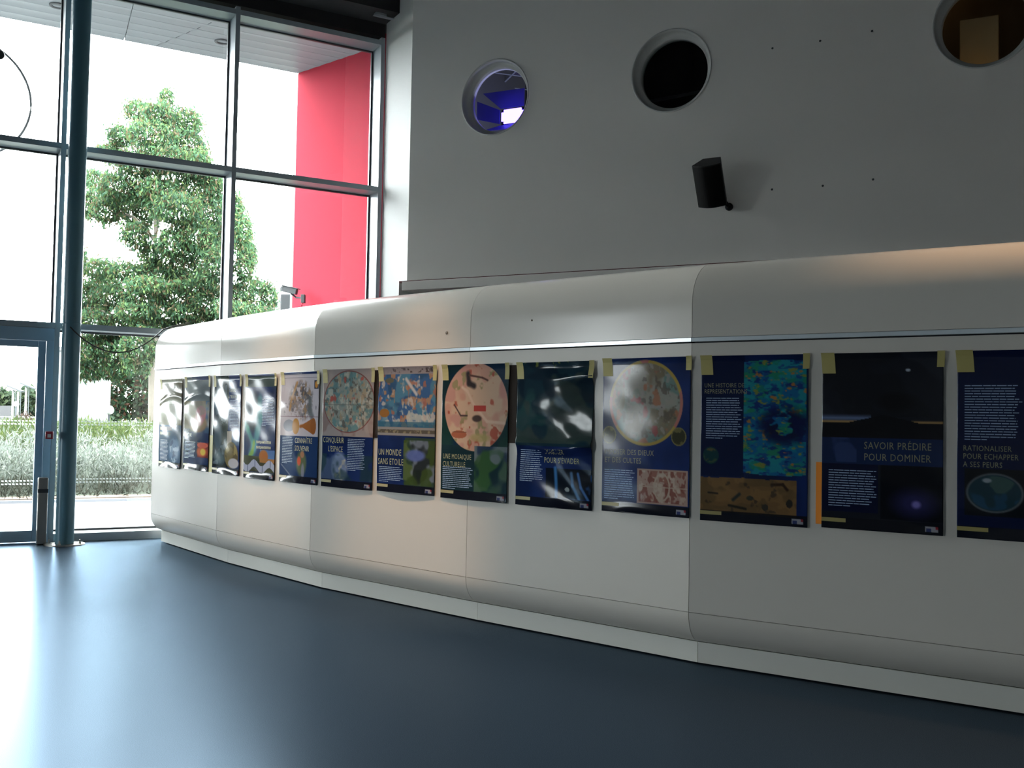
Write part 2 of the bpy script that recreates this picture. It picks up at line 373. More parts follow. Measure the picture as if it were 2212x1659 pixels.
for i in range(-2, 4):
    bm = bmesh.new(); a = oo + g1 * (.6 * i) - g2 * .9; b = oo + g1 * (.6 * i) + g2 * 2.7
    hexa(bm, [a - g1 * .012, a + g1 * .012, b + g1 * .012, b - g1 * .012] and [a - g1 * .012 - Vector((0, 0, .01)), a + g1 * .012 - Vector((0, 0, .01)), b + g1 * .012 - Vector((0, 0, .01)), b - g1 * .012 - Vector((0, 0, .01)), a - g1 * .012, a + g1 * .012, b + g1 * .012, b - g1 * .012])
    obj('grid_bar', bm, 'tbar', ceil)
for j in range(-1, 5):
    bm = bmesh.new(); a = oo + g2 * (.6 * j) - g1 * 1.0; b = oo + g2 * (.6 * j) + g1 * 1.2; dz = Vector((0, 0, .01))
    hexa(bm, [a - g2 * .008 - dz, a + g2 * .008 - dz, b + g2 * .008 - dz, b - g2 * .008 - dz, a - g2 * .008, a + g2 * .008, b + g2 * .008, b - g2 * .008])
    obj('grid_bar', bm, 'tbar', ceil)
# stage lamp with barn doors
OFF = -.34
lm = empty('stage_lamp', HP(1.38, OFF - .3, 5.3), 'blue-white stage lamp with open barn doors behind the left porthole', 'lamp')
MT['bluelens'] = mat('blue_lens', (.1, .1, .3, 1), .3, emit=(.16, .10, 1.0, 1), es=11)
MT['doorblue'] = mat('barn_door', (.05, .045, .30, 1), .55)
def hq(name, pts, th, m, par):
    bm = bmesh.new(); c = [HP(*p) for p in pts]; d = -HN * th
    hexa(bm, c + [q + d for q in c]); return obj(name, bm, m, par)
bm = bmesh.new(); hbox(bm, 1.21, 1.57, OFF - .22, OFF - .02, 5.53, 5.75); bev(bm, .02)
obj('housing', bm, 'speaker', lm)
bm = bmesh.new(); hbox(bm, 1.225, 1.555, OFF - .02, OFF, 5.548, 5.735)
bmesh.ops.bevel(bm, geom=[e for e in bm.edges if abs((e.verts[0].co - e.verts[1].co).normalized().dot(HN)) > .9], offset=.035, segments=4, affect='EDGES')
obj('lens', bm, 'bluelens', lm)
T = OFF
hq('barn_door', [(1.215, T, 5.755), (1.565, T, 5.755), (1.62, T + .10, 5.95), (.99, T + .10, 5.96)], .006, 'doorblue', lm)
hq('barn_door', [(1.20, T, 5.55), (1.20, T, 5.74), (.905, T + .1, 5.865), (.905, T + .1, 5.62)], .006, 'doorblue', lm)
hq('barn_door', [(1.215, T, 5.53), (1.56, T, 5.535), (1.60, T + .1, 5.43), (.93, T + .1, 5.45)], .006, 'doorblue', lm)
hq('barn_door', [(1.58, T, 5.56), (1.58, T, 5.73), (1.70, T + .1, 5.85), (1.70, T + .1, 5.48)], .006, 'doorblue', lm)
bm = bmesh.new(); tube(bm, [HP(1.39, OFF - .12, 5.53), HP(1.39, OFF - .12, 4.4)], .02, 10); obj('stand', bm, 'speaker', lm)
lamp('upper_room_grid_fill', 'POINT', HP(1.5, -1.6, 4.9), 120, (.62, .62, 1), shadow_soft_size=.2)  # unseen bluish lamp added so the ceiling grid shows
# faint rail in the black porthole
bm = bmesh.new(); tube(bm, [HP(2.75, -1.0, 5.78), HP(5.4, -1.0, 5.92)], .022, 8)
props(obj('pipe', bm, 'darkgrey'), 'faint dark pipe crossing inside the black porthole', 'pipe')
# warm lit cabinet behind the third porthole
bm = bmesh.new(); hbox(bm, 6.83, 7.22, -1.0, -.62, 4.4, 6.10); bev(bm, .01)
MT['tan'] = mat('tan_board', (.50, .40, .24, 1), .7)
props(obj('cabinet', bm, 'tan'), 'tan boxy column glowing warmly behind the right porthole', 'cabinet')
bm = bmesh.new(); hbox(bm, 5.75, 9.5, -1.6, -1.5, 4.4, CZ)
props(obj('wall_upper_screen', bm, mat('brown_screen', (.16, .11, .05, 1), .8)), 'brown wall inside the warm-lit upper room', kind='structure')
lamp('upper_room_glow', 'POINT', HP(7.06, -.44, 5.08), 1.5, (1, .66, .36), shadow_soft_size=.05)
lamp('upper_room_fill', 'POINT', HP(6.4, -1.1, 6.9), .8, (1, .62, .30), shadow_soft_size=.1)

# ------------------------------------------------------------------ glazing
def bar(bm, s0, s1, t0, t1, z0, z1): gbox(bm, s0, s1, t0, t1, z0, z1)
TZ = [2.69, 4.92, 7.06]; MW = .06; MD = .36
LB = ['glazed window bay beside the red wall', 'glazed window bay framing the tree', 'glazed window bay above the entrance door']
for i in range(NB):
    s0 = i * BAY; s1 = s0 + BAY
    tall = False; TOP = CZ if tall else 7.1
    w = empty('window_%d' % (i + 1), G(s0 + BAY / 2, 0, 0), LB[i] if i < 3 else 'glazed window bay left of the entrance, number %d from the red wall' % (i + 1), kind='structure')
    bm = bmesh.new(); bar(bm, s0, s0 + MW, .0, MD, 0, TOP); obj('mullion', bm, 'frame', w)
    if i == NB - 1:
        bm = bmesh.new(); bar(bm, s1, s1 + MW, .0, MD, 0, TOP); obj('mullion', bm, 'frame', w)
    for z in TZ + ([CZ] if tall else []):
        z0 = z - .07
        bm = bmesh.new(); bar(bm, s0 + MW + .001, s1 - .001, .0, MD - .0, z0, z + .0); obj('transom', bm, 'frame', w)
    door = i in (2, 3)
    if not door:
        bm = bmesh.new(); bar(bm, s0 + MW + .001, s1 - .001, .0, MD, .0, .10); obj('sill', bm, 'alu', w)
    zz = [.10, TZ[0], TZ[1], TZ[2], CZ]
    for k in range(4 if tall else 3):
        if door and k == 0: continue
        z0 = zz[k] + (.0 if k == 0 else .0) + .001; z1 = zz[k + 1] - .07 - .001
        # slim glazing bead around each pane, then the pane
        bm = bmesh.new(); a, b = s0 + MW + .001, s1 - .001; bw = .022
        bar(bm, a, a + bw, MD - .05, MD - .01, z0, z1); bar(bm, b - bw, b, MD - .05, MD - .01, z0, z1)
        bar(bm, a + bw, b - bw, MD - .05, MD - .01, z0, z0 + bw); bar(bm, a + bw, b - bw, MD - .05, MD - .01, z1 - bw, z1)
        obj('glazing_bead', bm, 'darkgrey', w)
        bm = bmesh.new(); bar(bm, a + bw, b - bw, MD - .035, MD - .027, z0 + bw, z1 - bw); obj('pane', bm, 'glass', w)
    # dotted safety strips on the glass
    if i < 6:
        bm = bmesh.new(); a, b = (s0 + .12, s1 - .07)
        for zc in (.705, .745, 1.435, 1.475):
            s = a
            while s < b:
                tt = MD - .038 if not door else .09
                c = [G(s, tt, zc - .007), G(s + .024, tt, zc - .004), G(s + .024, tt, zc + .012), G(s, tt, zc + .009)]
                hexa(bm, c + [q + O * .0015 for q in c]); s += .04
        o = obj('safety_dots', bm, 'dots', w); o['kind'] = 'stuff'
# entrance door set in bays 3 and 4
for k, i in enumerate((2, 3)):
    s0 = i * BAY + MW; s1 = (i + 1) * BAY
    d = empty('door_%d' % (k + 1), G(s0 + 1, 0, 0), ('blue-grey framed glass entrance door beside the dark column' if k == 0 else 'blue-grey framed glass door next to the entrance door'), kind='structure')
    bm = bmesh.new(); bar(bm, s0 + .002, s1 - .002, -.005, .16, 2.46, 2.615); obj('door_header', bm, 'framein', d)
    bm = bmesh.new(); bar(bm, s0 + .002, s0 + .085, -.005, .14, 0, 2.458); obj('door_post', bm, 'framein', d)
    bm = bmesh.new(); bar(bm, s0 + .09, s0 + .175, .03, .11, .01, 2.455); obj('door_stile', bm, 'framein', d)
    bm = bmesh.new(); bar(bm, s1 - .10, s1 - .01, .03, .11, .01, 2.455); obj('door_stile', bm, 'framein', d)
    bm = bmesh.new(); bar(bm, s0 + .177, s1 - .102, .03, .11, .01, .15); obj('bottom_rail', bm, 'framein', d)
    bm = bmesh.new(); bar(bm, s0 + .177, s1 - .102, .03, .11, 2.38, 2.455); obj('top_rail', bm, 'framein', d)
    bm = bmesh.new(); bar(bm, s0 + .177, s1 - .102, .065, .075, .151, 2.379); obj('pane', bm, 'glass', d)
# stainless guard standing by the door post
bm = bmesh.new(); p = at(88, 1183, 12.3); 
mtx = Matrix.Translation((p.x, p.y, 0)) @ Matrix.Rotation(math.atan2(L.y, L.x), 4, 'Z')
box(bm, -.055, .055, -.05, .05, 0, .80, mtx); bev(bm, .012)
gd = empty('guard_post', (p.x, p.y, 0), 'knee-high brushed steel guard post at the foot of the door frame', 'post')
obj('casing', bm, 'steel', gd)
bm = bmesh.new(); box(bm, -.057, .057, -.052, .052, .62, .665, mtx); obj('dark_band', bm, 'darkgrey', gd)
# round steel column
cpos = at(131, 1178, 12.22); cx, cy = cpos.x, cpos.y + .10
col = empty('round_column', (cx, cy, 0), 'slender dark petrol-blue round column in front of the glazing', 'column')
bm = bmesh.new(); lathe(bm, [(.106, .012), (.106, CZ)], 40, Matrix.Translation((cx, cy, 0))); obj('shaft', bm, 'column', col, True)
bm = bmesh.new(); lathe(bm, [(.105, 2.66), (.109, 2.663), (.109, 2.672), (.105, 2.675)], 40, Matrix.Translation((cx, cy, 0))); obj('joint_ring', bm, 'column', col, True)
bm = bmesh.new(); lathe(bm, [(.105, 4.96), (.108, 4.962), (.108, 4.968), (.105, 4.97)], 40, Matrix.Translation((cx, cy, 0))); obj('joint_ring', bm, 'column', col, True)
bm = bmesh.new(); lathe(bm, [(.23, 0), (.23, .010), (.225, .014), (.11, .014)], 40, Matrix.Translation((cx, cy, 0)), cap0=True); obj('base_plate', bm, 'steel', col)
for k in range(4):
    a = PI / 4 * 0 + k * PI / 2 + .1
    bm = bmesh.new(); lathe(bm, [(.018, .012), (.018, .03), (.011, .031), (.011, .06), (.004, .064)], 6, Matrix.Translation((cx + .18 * math.cos(a), cy + .18 * math.sin(a), 0)), cap1=True)
    obj('anchor_bolt', bm, 'steel', col)
# red call box
p = at(106.5, 940, 12.13); cb = empty('call_box', p, 'small red call box with white window beside the column', 'call box')
mt = Matrix.Translation(p) @ Matrix.Rotation(.35, 4, 'Z')
bm = bmesh.new(); box(bm, -.042, .042, -.02, .03, -.045, .045, mt); bev(bm, .006); obj('case', bm, mat('call_red', (.35, .03, .05, 1), .4), cb)
bm = bmesh.new(); box(bm, -.018, .02, -.024, -.019, -.028, .012, mt); obj('press_window', bm, 'white', cb)
bm = bmesh.new(); tube(bm, [mt @ Vector((0, .03, 0)), mt @ Vector((.0, .22, 0))], .012, 8); obj('mounting_stub', bm, 'darkgrey', cb)
# thin cable sagging from the column to the display wall
p0, p1 = at(151.5, 706, 12.19), at(352, 712, 12.9); pm = at(258, 761, 12.5)
pts = []
for i in range(25):
    t = i / 24; q = p0.lerp(p1, t); sag = 4 * t * (1 - t); q.z -= sag * ((p0.z + p1.z) / 2 - pm.z); pts.append(q)
pts += [at(372, 705, 13.0), at(392, 704, 13.05)]
bm = bmesh.new(); tube(bm, pts, .0085, 6)
props(obj('cable', bm, 'cable', None, True), 'thin black cable sagging from the column to the white display wall', 'cable')
# small fitting at the end of the beam
bm = bmesh.new(); a = RP(.30, 7.225) - L * .0
for sx in (0,):
    box(bm, 0, .30, -.03, .03, 0, .012, Matrix.Translation(G(.02, -.33, 7.255)) @ Matrix.Rotation(math.atan2(L.y, L.x), 4, 'Z'))
    box(bm, .12, .28, -.04, .04, .012, .045, Matrix.Translation(G(.02, -.33, 7.255)) @ Matrix.Rotation(math.atan2(L.y, L.x), 4, 'Z'))
props(obj('cable_bracket', bm, 'alu'), 'small pale metal bracket under the black beam near the wall', 'bracket')

# ------------------------------------------------------------------ outside: soffit, red wall
SZ = 7.10; TO = 2.19
rdir = (Vector((-3.515, 16.18, 0)) - Vector((-2.10, 14.96, 0))).normalized()
def rx(t):  # s coordinate of the red wall face at outward distance t
    q = Vector((-2.10, 14.96, 0)) - A; s_, t_ = q.dot(L), q.dot(O); ds, dt = rdir.dot(L), rdir.dot(O)
    return s_ + (t - t_) * ds / dt
# section joints (s at t=MD and s at t=TO)
def st(x, y): q = Vector((x, y, 0)) - A; return q.dot(L), q.dot(O)
j2 = st(-4.02, 13.88), st(-5.44, 15.10); j1 = st(-5.13, 13.40), st(-5.79, 14.80)
def jl(j, t): (a, b), (c, d) = j; return a + (t - b) * (c - a) / (d - b)
sof = empty('soffit', G(3, 1.2, SZ), 'pale metal plank soffit outside above the glazing', kind='structure')
npl = 7; pw = (TO - MD) / npl
for k in range(npl):
    t0 = MD + pw * k; t1 = t0 + pw - .006
    secs = [(rx, lambda t: jl(j2, t)), (lambda t: jl(j2, t), lambda t: jl(j1, t)), (lambda t: jl(j1, t), lambda t: jl(j1, t) + 2.8), (lambda t: jl(j1, t) + 2.8, lambda t: 12.5)]
    for fa, fb in secs:
        bm = bmesh.new(); g = .004; n = 5; prev = None
        # slightly dished plank
        rows = []
        for i in range(n + 1):
            t = t0 + (t1 - t0) * i / n; z = SZ + .006 * math.sin(PI * i / n)
            rows.append((bm.verts.new(G(fa(t) + g, t, z)), bm.verts.new(G(fb(t) - g, t, z))))
        for a, b in zip(rows, rows[1:]): bm.faces.new((a[0], a[1], b[1], b[0]))
        o0 = [bm.verts.new(G(fa(t0) + g, t0, SZ + .04)), bm.verts.new(G(fb(t0) - g, t0, SZ + .04)), bm.verts.new(G(fb(t1) - g, t1, SZ + .04)), bm.verts.new(G(fa(t1) + g, t1, SZ + .04))]
        bm.faces.new(o0); bm.faces.new((rows[0][0], rows[0][1], o0[1], o0[0])); bm.faces.new((rows[-1][0], rows[-1][1], o0[2], o0[3]))
        obj('plank', bm, 'soffit', sof, False)
bm = bmesh.new(); gbox(bm, -1.3, 12.5, MD, TO + .02, SZ + .05, 9.3); obj('roof_edge', bm, 'darkgrey', sof)
for k, (x, y) in enumerate([(480, 90), (125, 12)]):
    u = (x - 1106) / F_PX; v = (y - 829.5) / F_PX; X = cr * u + sr * v; Y = -sr * u + cr * v; d = Vector((X, cp + sp * Y, sp - cp * Y)); q = Vector((0, 0, EYE)) + d * ((SZ - EYE) / d.z)
    dl = empty('downlight', q, 'round recessed soffit downlight, ' + ('right one beside the mullion' if k == 0 else 'left one near the column top'), 'downlight', 'soffit downlights')
    bm = bmesh.new(); lathe(bm, [(.11, .0), (.11, -.012), (.085, -.014), (.075, -.004), (.07, .03)], 32, Matrix.Translation(q)); obj('trim_ring', bm, 'outwhite', dl, True)
    bm = bmesh.new(); lathe(bm, [(.072, .004), (.05, .0045), (.001, .005)], 24, Matrix.Translation(q)); obj('lens', bm, 'darkgrey', dl)
bm = bmesh.new()
a = Vector((-2.02, 14.89, 0)); b = a + rdir * 1.99; n_ = Vector((rdir.y, -rdir.x, 0)); n_ = n_ if n_.x > 0 else -n_
hexa(bm, [a, b, b + n_ * .3, a + n_ * 1.2, a + Vector((0, 0, SZ + .2)), b + Vector((0, 0, SZ + .2)), b + n_ * .3 + Vector((0, 0, SZ + .2)), a + n_ * 1.2 + Vector((0, 0, SZ + .2))])
rw = props(obj('wall_red', bm, 'red'), 'bright red exterior wall beyond the glazing', kind='structure')
bm = bmesh.new(); e = b + rdir * .004; z9 = Vector((0, 0, SZ - .01))
hexa(bm, [e, e + rdir * .06, e + rdir * .06 + n_ * .3, e + n_ * .3, e + z9, e + rdir * .06 + z9, e + rdir * .06 + n_ * .3 + z9, e + n_ * .3 + z9])
props(obj('trim_3', bm, 'darkgrey'), 'thin dark edge trim of the red wall', kind='structure')
# security camera on the red wall
Yc = 15.9
cm = empty('security_camera', at(628, 626, Yc), 'white bullet security camera on a bracket at the red wall edge', 'camera')
mt = Matrix.Translation(at(625, 627, Yc - .1)) @ Matrix.Rotation(math.radians(-10), 4, 'Z') @ Matrix.Rotation(math.radians(12), 4, 'Y')
bm = bmesh.new(); box(bm, -.12, .13, -.045, .045, -.045, .045, mt); bev(bm, .015, 3); obj('body', bm, 'outwhite', cm)
bm = bmesh.new(); box(bm, -.16, .15, -.058, .058, .045, .056, mt); obj('sun_shield', bm, 'outwhite', cm)
bm = bmesh.new(); lathe(bm, [(.036, 0), (.036, .02), (.022, .021), (.02, .012), (.002, .011)], 20, mt @ Matrix.Translation((-.12, 0, 0)) @ Matrix.Rotation(-PI / 2, 4, 'Y'), cap1=True); obj('lens', bm, 'darkgrey', cm)
q0 = at(640, 643, Yc - .1); q1 = at(655, 644, Yc - .25)
bm = bmesh.new(); tube(bm, [mt @ Vector((.04, 0, -.04)), q0, q1], .014, 8); obj('arm', bm, 'outgrey', cm)
bm = bmesh.new(); m2 = Matrix.Translation(q1); box(bm, -.03, .03, -.05, .05, -.075, .055, m2); bev(bm, .01); obj('wall_bracket', bm, 'outwhite', cm)
bm = bmesh.new(); tube(bm, [q1 + Vector((0, 0, -.07)), q1 + Vector((-.02, -.01, -.12)), q1 + Vector((.015, 0, -.17)), q1 + Vector((-.02, 0, -.24)), q1 + Vector((0, 0, -.4))], .012, 6); obj('lead', bm, 'red', cm)
# white post below the camera
p = at(622, 660, 16.6); bm = bmesh.new(); box(bm, -.11, .11, -.11, .11, 0, at(622, 636, 16.6).z, Matrix.Translation((p.x, p.y, 0))); bev(bm, .03, 3)
props(obj('white_pillar', bm, 'outwhite'), 'square white pillar outside under the security camera', 'pillar')
# hoop sculpture on the far left: outside, parallel to the glass
hc = G(0, 0, 0); t_h = .55
q = at(-78, 207, 12.6); ss = (q - A).dot(L); s_c = 5.9
Yh = 12.0
for _ in range(30): hcn = at(-78, 207, Yh); Yh += .8 * (t_h - (hcn - A).dot(O))
R = .75
hoop = empty('hanging_hoop', hcn, 'thin grey hoop with dark disc hanging outside the far left glazing', 'hoop')
bm = bmesh.new(); pts = [hcn + L * (R * math.cos(a)) + Vector((0, 0, R * math.sin(a))) for a in [2 * PI * i / 72 for i in range(73)]]
tube(bm, pts, .016, 8); obj('ring', bm, 'darkgrey', hoop, True)
dc = at(-1, 118, hcn.y); 
bm = bmesh.new(); lathe(bm, [(.055, -.012), (.06, 0), (.055, .012)], 28, Matrix.Translation(dc) @ Matrix(((L.x, 0, O.x, 0), (L.y, 0, O.y, 0), (0, 1, 0, 0), (0, 0, 0, 1))), True, True); obj('disc', bm, 'darkgrey', hoop)
bm = bmesh.new(); tube(bm, [hcn + Vector((0, 0, R)), hcn + Vector((0, 0, SZ - hcn.z))], .004, 5); obj('hanging_wire', bm, 'darkgrey', hoop)

# ------------------------------------------------------------------ outside ground
bm = bmesh.new(); gbox(bm, -8, 26, MD, 6.1, -.25, -.02)
props(obj('apron', bm, 'apron'), 'pale concrete apron outside the glazing', kind='structure')
bm = bmesh.new(); gbox(bm, -8, 26, 6.1, 6.25, -.25, .03)
props(obj('apron_kerb', bm, 'apron'), 'pale kerb between apron and planting bed', kind='structure')
MT['grass'] = mat('lawn', (.011, .018, .008, 1), .9, noise=(1.2, .35))
bm = bmesh.new(); prof = [(6.25, .0), (7.3, .1), (8.6, .55), (10.5, .95), (14, 1.12), (20, 1.0), (30, .95), (60, 1.05), (170, 1.3)]
ss_ = [-60, -25, -10, -4, -1, 1, 2.5, 4, 6, 9, 14, 22, 40, 80, 140]; grid = []
for t, z in prof:
    row = []
    for s in ss_:
        zz = z + (.10 if 8 < t < 18 and s < 3.6 else 0)
        row.append(bm.verts.new(G(s, t, zz)))
    grid.append(row)
for a, b in zip(grid, grid[1:]):
    for i in range(len(ss_) - 1): bm.faces.new((a[i], a[i + 1], b[i + 1], b[i]))
props(obj('lawn', bm, 'grass', None, True), 'green lawn rising behind the planting bed', kind='structure')

bm = bmesh.new(); box(bm, -260, 200, -200, 320, -.6, -.3)
props(obj('ground', bm, mat('grounds', (.02, .021, .019, 1), .95, noise=(.3, .2))), 'wide grassy ground around the building', kind='structure')
# foliage: leaf quads with a tint attribute
def foliage(name, blobs, n, size, pal, parent=None, droop=.3, asp=.4, lum=.14):
    C = np.array([b[:3] for b in blobs]); Rr = np.array([b[3:6] for b in blobs])
    w = (Rr[:, 0] * Rr[:, 2]); w = w / w.sum(); idx = rng.choice(len(blobs), n, p=w)
    d = rng.normal(size=(n, 3)); d /= np.linalg.norm(d, axis=1)[:, None]
    rad = rng.uniform(.45, 1.0, n) ** .6
    P = C[idx] + d * Rr[idx] * rad[:, None] * (1 + .18 * rng.normal(size=(n, 1)) * (rad[:, None] > .85))
    a = rng.normal(size=(n, 3)); a[:, 2] -= droop * 3; a /= np.linalg.norm(a, axis=1)[:, None]
    b = np.cross(a, rng.normal(size=(n, 3))); b /= np.linalg.norm(b, axis=1)[:, None]
    sz = size * rng.uniform(.6, 1.3, n)[:, None]; a = a * sz; b = b * sz * asp
    V = np.stack([P, P + a * .5 + b * .5, P + a, P + a * .5 - b * .5], 1).reshape(-1, 3)
    me = bpy.data.meshes.new(name); me.vertices.add(4 * n); me.vertices.foreach_set('co', V.ravel())
    me.loops.add(4 * n); me.loops.foreach_set('vertex_index', np.arange(4 * n)); me.polygons.add(n)
    me.polygons.foreach_set('loop_start', np.arange(n) * 4); me.polygons.foreach_set('loop_total', np.full(n, 4)); me.update(calc_edges=True)
    pal = np.array(pal); k = rng.integers(0, len(pal), n); bt = rng.uniform(.75, 1.25, len(blobs))[idx]
    c = lum * pal[k] * (rng.uniform(.75, 1.25, n) * bt)[:, None]
    cc = np.ones((n, 4)); cc[:, :3] = np.clip(c, 0, 1)
    at_ = me.attributes.new('tint', 'FLOAT_COLOR', 'POINT'); at_.data.foreach_set('color', np.repeat(cc, 4, 0).ravel().astype(np.float32))
    o = link(name, me, 'leaf', parent); o['kind'] = 'stuff'; return o
GREEN = [(.080, .18, .085), (.105, .225, .105), (.14, .27, .115), (.068, .15, .090), (.19, .28, .10), (.19, .15, .085)]
TY = 28.0; k_ = TY / F_PX
tb = [(360, 208, 16, 20), (352, 232, 14, 14), (300, 238, 34, 24), (345, 245, 38, 22), (403, 258, 38, 26), (262, 292, 30, 22), (330, 290, 58, 30), (400, 308, 50, 30), (437, 340, 18, 24), (238, 330, 34, 18), (300, 350, 58, 25), (368, 345, 58, 28), (430, 362, 34, 26), (208, 388, 28, 24), (256, 402, 46, 28), (335, 410, 56, 28), (420, 405, 52, 28), (470, 412, 34, 24), (192, 440, 22, 30), (230, 452, 38, 26), (300, 460, 44, 30), (385, 450, 56, 32), (450, 458, 52, 32), (505, 452, 24, 36), (292, 505, 30, 26), (372, 522, 34, 30), (425, 512, 48, 32), (482, 512, 42, 32), (526, 500, 20, 40), (400, 580, 50, 32), (340, 592, 56, 26), (278, 585, 46, 20), (212, 578, 42, 20), (170, 560, 14, 36), (470, 572, 38, 36), (530, 570, 22, 36), (182, 640, 32, 36), (240, 640, 46, 26), (310, 642, 52, 28), (380, 642, 46, 30), (450, 650, 46, 32), (520, 640, 36, 32), (556, 615, 16, 16), (580, 642, 22, 34), (200, 690, 38, 22), (260, 700, 46, 22), (330, 700, 46, 22), (400, 700, 46, 22), (480, 690, 40, 20), (550, 682, 46, 24), (230, 612, 40, 16), (320, 614, 50, 18), (430, 615, 50, 22), (200, 665, 36, 16), (300, 670, 50, 18), (400, 672, 50, 18), (500, 668, 40, 18), (225, 722, 40, 18), (340, 722, 46, 18), (450, 720, 46, 20), (550, 715, 40, 20), (160, 610, 14, 30), (330, 425, 50, 20), (460, 380, 26, 16), (240, 425, 36, 16), (330, 545, 30, 22), (455, 540, 44, 20), (540, 545, 16, 30), (180, 755, 34, 36), (240, 755, 46, 36), (300, 750, 40, 44), (188, 802, 40, 16), (248, 802, 38, 14), (345, 760, 40, 50), (430, 760, 60, 60), (520, 760, 60, 60), (590, 740, 30, 60)]
blobs = []
for x, y, a, b in tb:
    q = at(x, y, TY + random.uniform(-1.1, 1.1)); blobs.append((q.x, q.y, q.z, a * k_ * .95, a * k_ * .8 + .2, b * k_ * 1.15))
base = at(335, 905, TY); base.z = 1.0
tr = empty('evergreen_tree', base, 'tall leafy evergreen tree with pale trunk just outside the window', 'tree')
foliage('foliage', blobs, 135000, .125, GREEN, tr, .5, .36, .30)
bm = bmesh.new(); tube(bm, [(base.x, base.y, .9), at(333, 760, TY), at(330, 600, TY), at(338, 480, TY), at(346, 340, TY), at(352, 235, TY)], .17, 10, .03); obj('trunk', bm, 'bark', tr, True)
for (a, b, c) in [((333, 610), (260, 555), (205, 560)), ((338, 480), (390, 440), (450, 430)), ((336, 520), (290, 470), (240, 450)), ((333, 640), (400, 600), (500, 590)), ((345, 360), (300, 320), (270, 290)), ((333, 700), (270, 690), (190, 660)), ((333, 720), (430, 690), (540, 660))]:
    bm = bmesh.new(); tube(bm, [at(*a, TY), at(*b, TY + .2), at(*c, TY + .3)], .06, 7, .02); obj('branch', bm, 'bark', tr, True)
# darker shrubby tree lower right behind it
bl = []
for x, y, a, b in [(300, 800, 40, 40), (320, 850, 40, 40), (290, 880, 30, 26), (345, 900, 30, 30), (245, 835, 22, 30), (258, 872, 14, 20), (400, 850, 60, 60)]:
    q = at(x, y, 34); bl.append((q.x, q.y, q.z, a * 34 / F_PX, 1.0, b * 34 / F_PX))
q = at(300, 925, 34); st2 = empty('flowering_shrub', (q.x, q.y, 1.0), 'dark bushy shrub with reddish blooms low beside the display wall end', 'shrub')
foliage('foliage', bl, 9000, .17, GREEN[:4] + [(.30, .14, .08)], st2, .2, .5)
bm = bmesh.new(); tube(bm, [(q.x, q.y, .8), (q.x + .1, q.y, 2.4)], .12, 8, .05); obj('stem', bm, 'bark', st2)
# silver hedge and green ground cover in the bed
def hedge(name, label, s0, s1, t0, t1, zb, h, n, size, pal, cat):
    bl = []; s = s0
    while s < s1:
        for t in np.arange(t0, t1, .45):
            g = float(np.interp(t, [6.25, 7.3, 8.6, 10.5, 14], [0, .1, .55, .95, 1.12])) + zb
            q = G(s + random.uniform(-.15, .15), t, 0); hh = h * random.uniform(.8, 1.12)
            bl.append((q.x, q.y, g + hh * .5, .42, .42, hh * .55))
        s += .42
    o = foliage(name, bl, n, size, pal, None, -.5, .16, .27 if 'silver' in name else .13); props(o, label, cat, kind='stuff'); return o
SILV = [(.42, .47, .42), (.36, .42, .36), (.48, .52, .46), (.30, .36, .30), (.22, .26, .20)]
sh_ = hedge('silver_hedge', 'silvery grey-green hedge behind the pale apron', -2.5, 13, 7.15, 8.2, -.1, .95, 42000, .14, SILV, 'hedge')
lh_ = hedge('twiggy_base', 'dark twiggy green hedge foot along the bed kerb', -2.5, 13, 6.45, 6.5, 0, .42, 9000, .12, [(.14, .15, .10), (.10, .12, .08), (.2, .2, .15)], 'hedge')
lh_.parent = sh_
for q_ in ('label', 'category'): del lh_[q_]
hedge('ground_cover', 'yellow-green ground cover on the slope behind the silver hedge', -2.5, 5.3, 9.6, 12.4, .0, .34, 26000, .13, [(.22, .32, .10), (.28, .36, .11), (.16, .26, .10)], 'ground cover')
bm = bmesh.new(); gbox(bm, -8, 26, 6.25, 8.6, -.2, .05); props(obj('planting_bed', bm, 'soil'), 'dark soil of the planting bed', kind='structure')
# red bush
q = at(55, 945, 27); rb = empty('red_bush', (q.x, q.y, 1.0), 'small reddish-brown bush seen through the door glass', 'bush')
foliage('foliage', [(q.x + dx, q.y, z, .22, .25, .24) for dx, z in ((-.12, 1.05), (.1, 1.1), (0, 1.3), (.18, .95), (-.2, .95))], 1500, .1, [(.25, .15, .13), (.18, .14, .10), (.3, .22, .18)], rb, 0, .35)
bm = bmesh.new(); tube(bm, [(q.x, q.y, .75), (q.x, q.y, 1.2)], .02, 6); obj('stem', bm, 'bark', rb)
# white cabin behind the tree
a = at(196, 925, 31); bm = bmesh.new(); box(bm, -1.5, 0, 0, .8, .6, at(222, 757, 31).z, Matrix.Translation((a.x, a.y, 0)) @ Matrix.Rotation(-.35, 4, 'Z'))
hut = empty('white_cabin', (a.x, a.y, .8), 'plain white cabin wall behind the column and tree', 'cabin'); obj('wall', bm, 'outwhite', hut)
bm = bmesh.new(); box(bm, -1.55, .03, -.05, .85, at(222, 757, 31).z, at(222, 757, 31).z + .12, Matrix.Translation((a.x, a.y, 0)) @ Matrix.Rotation(-.35, 4, 'Z')); obj('roof', bm, 'outwhite', hut)
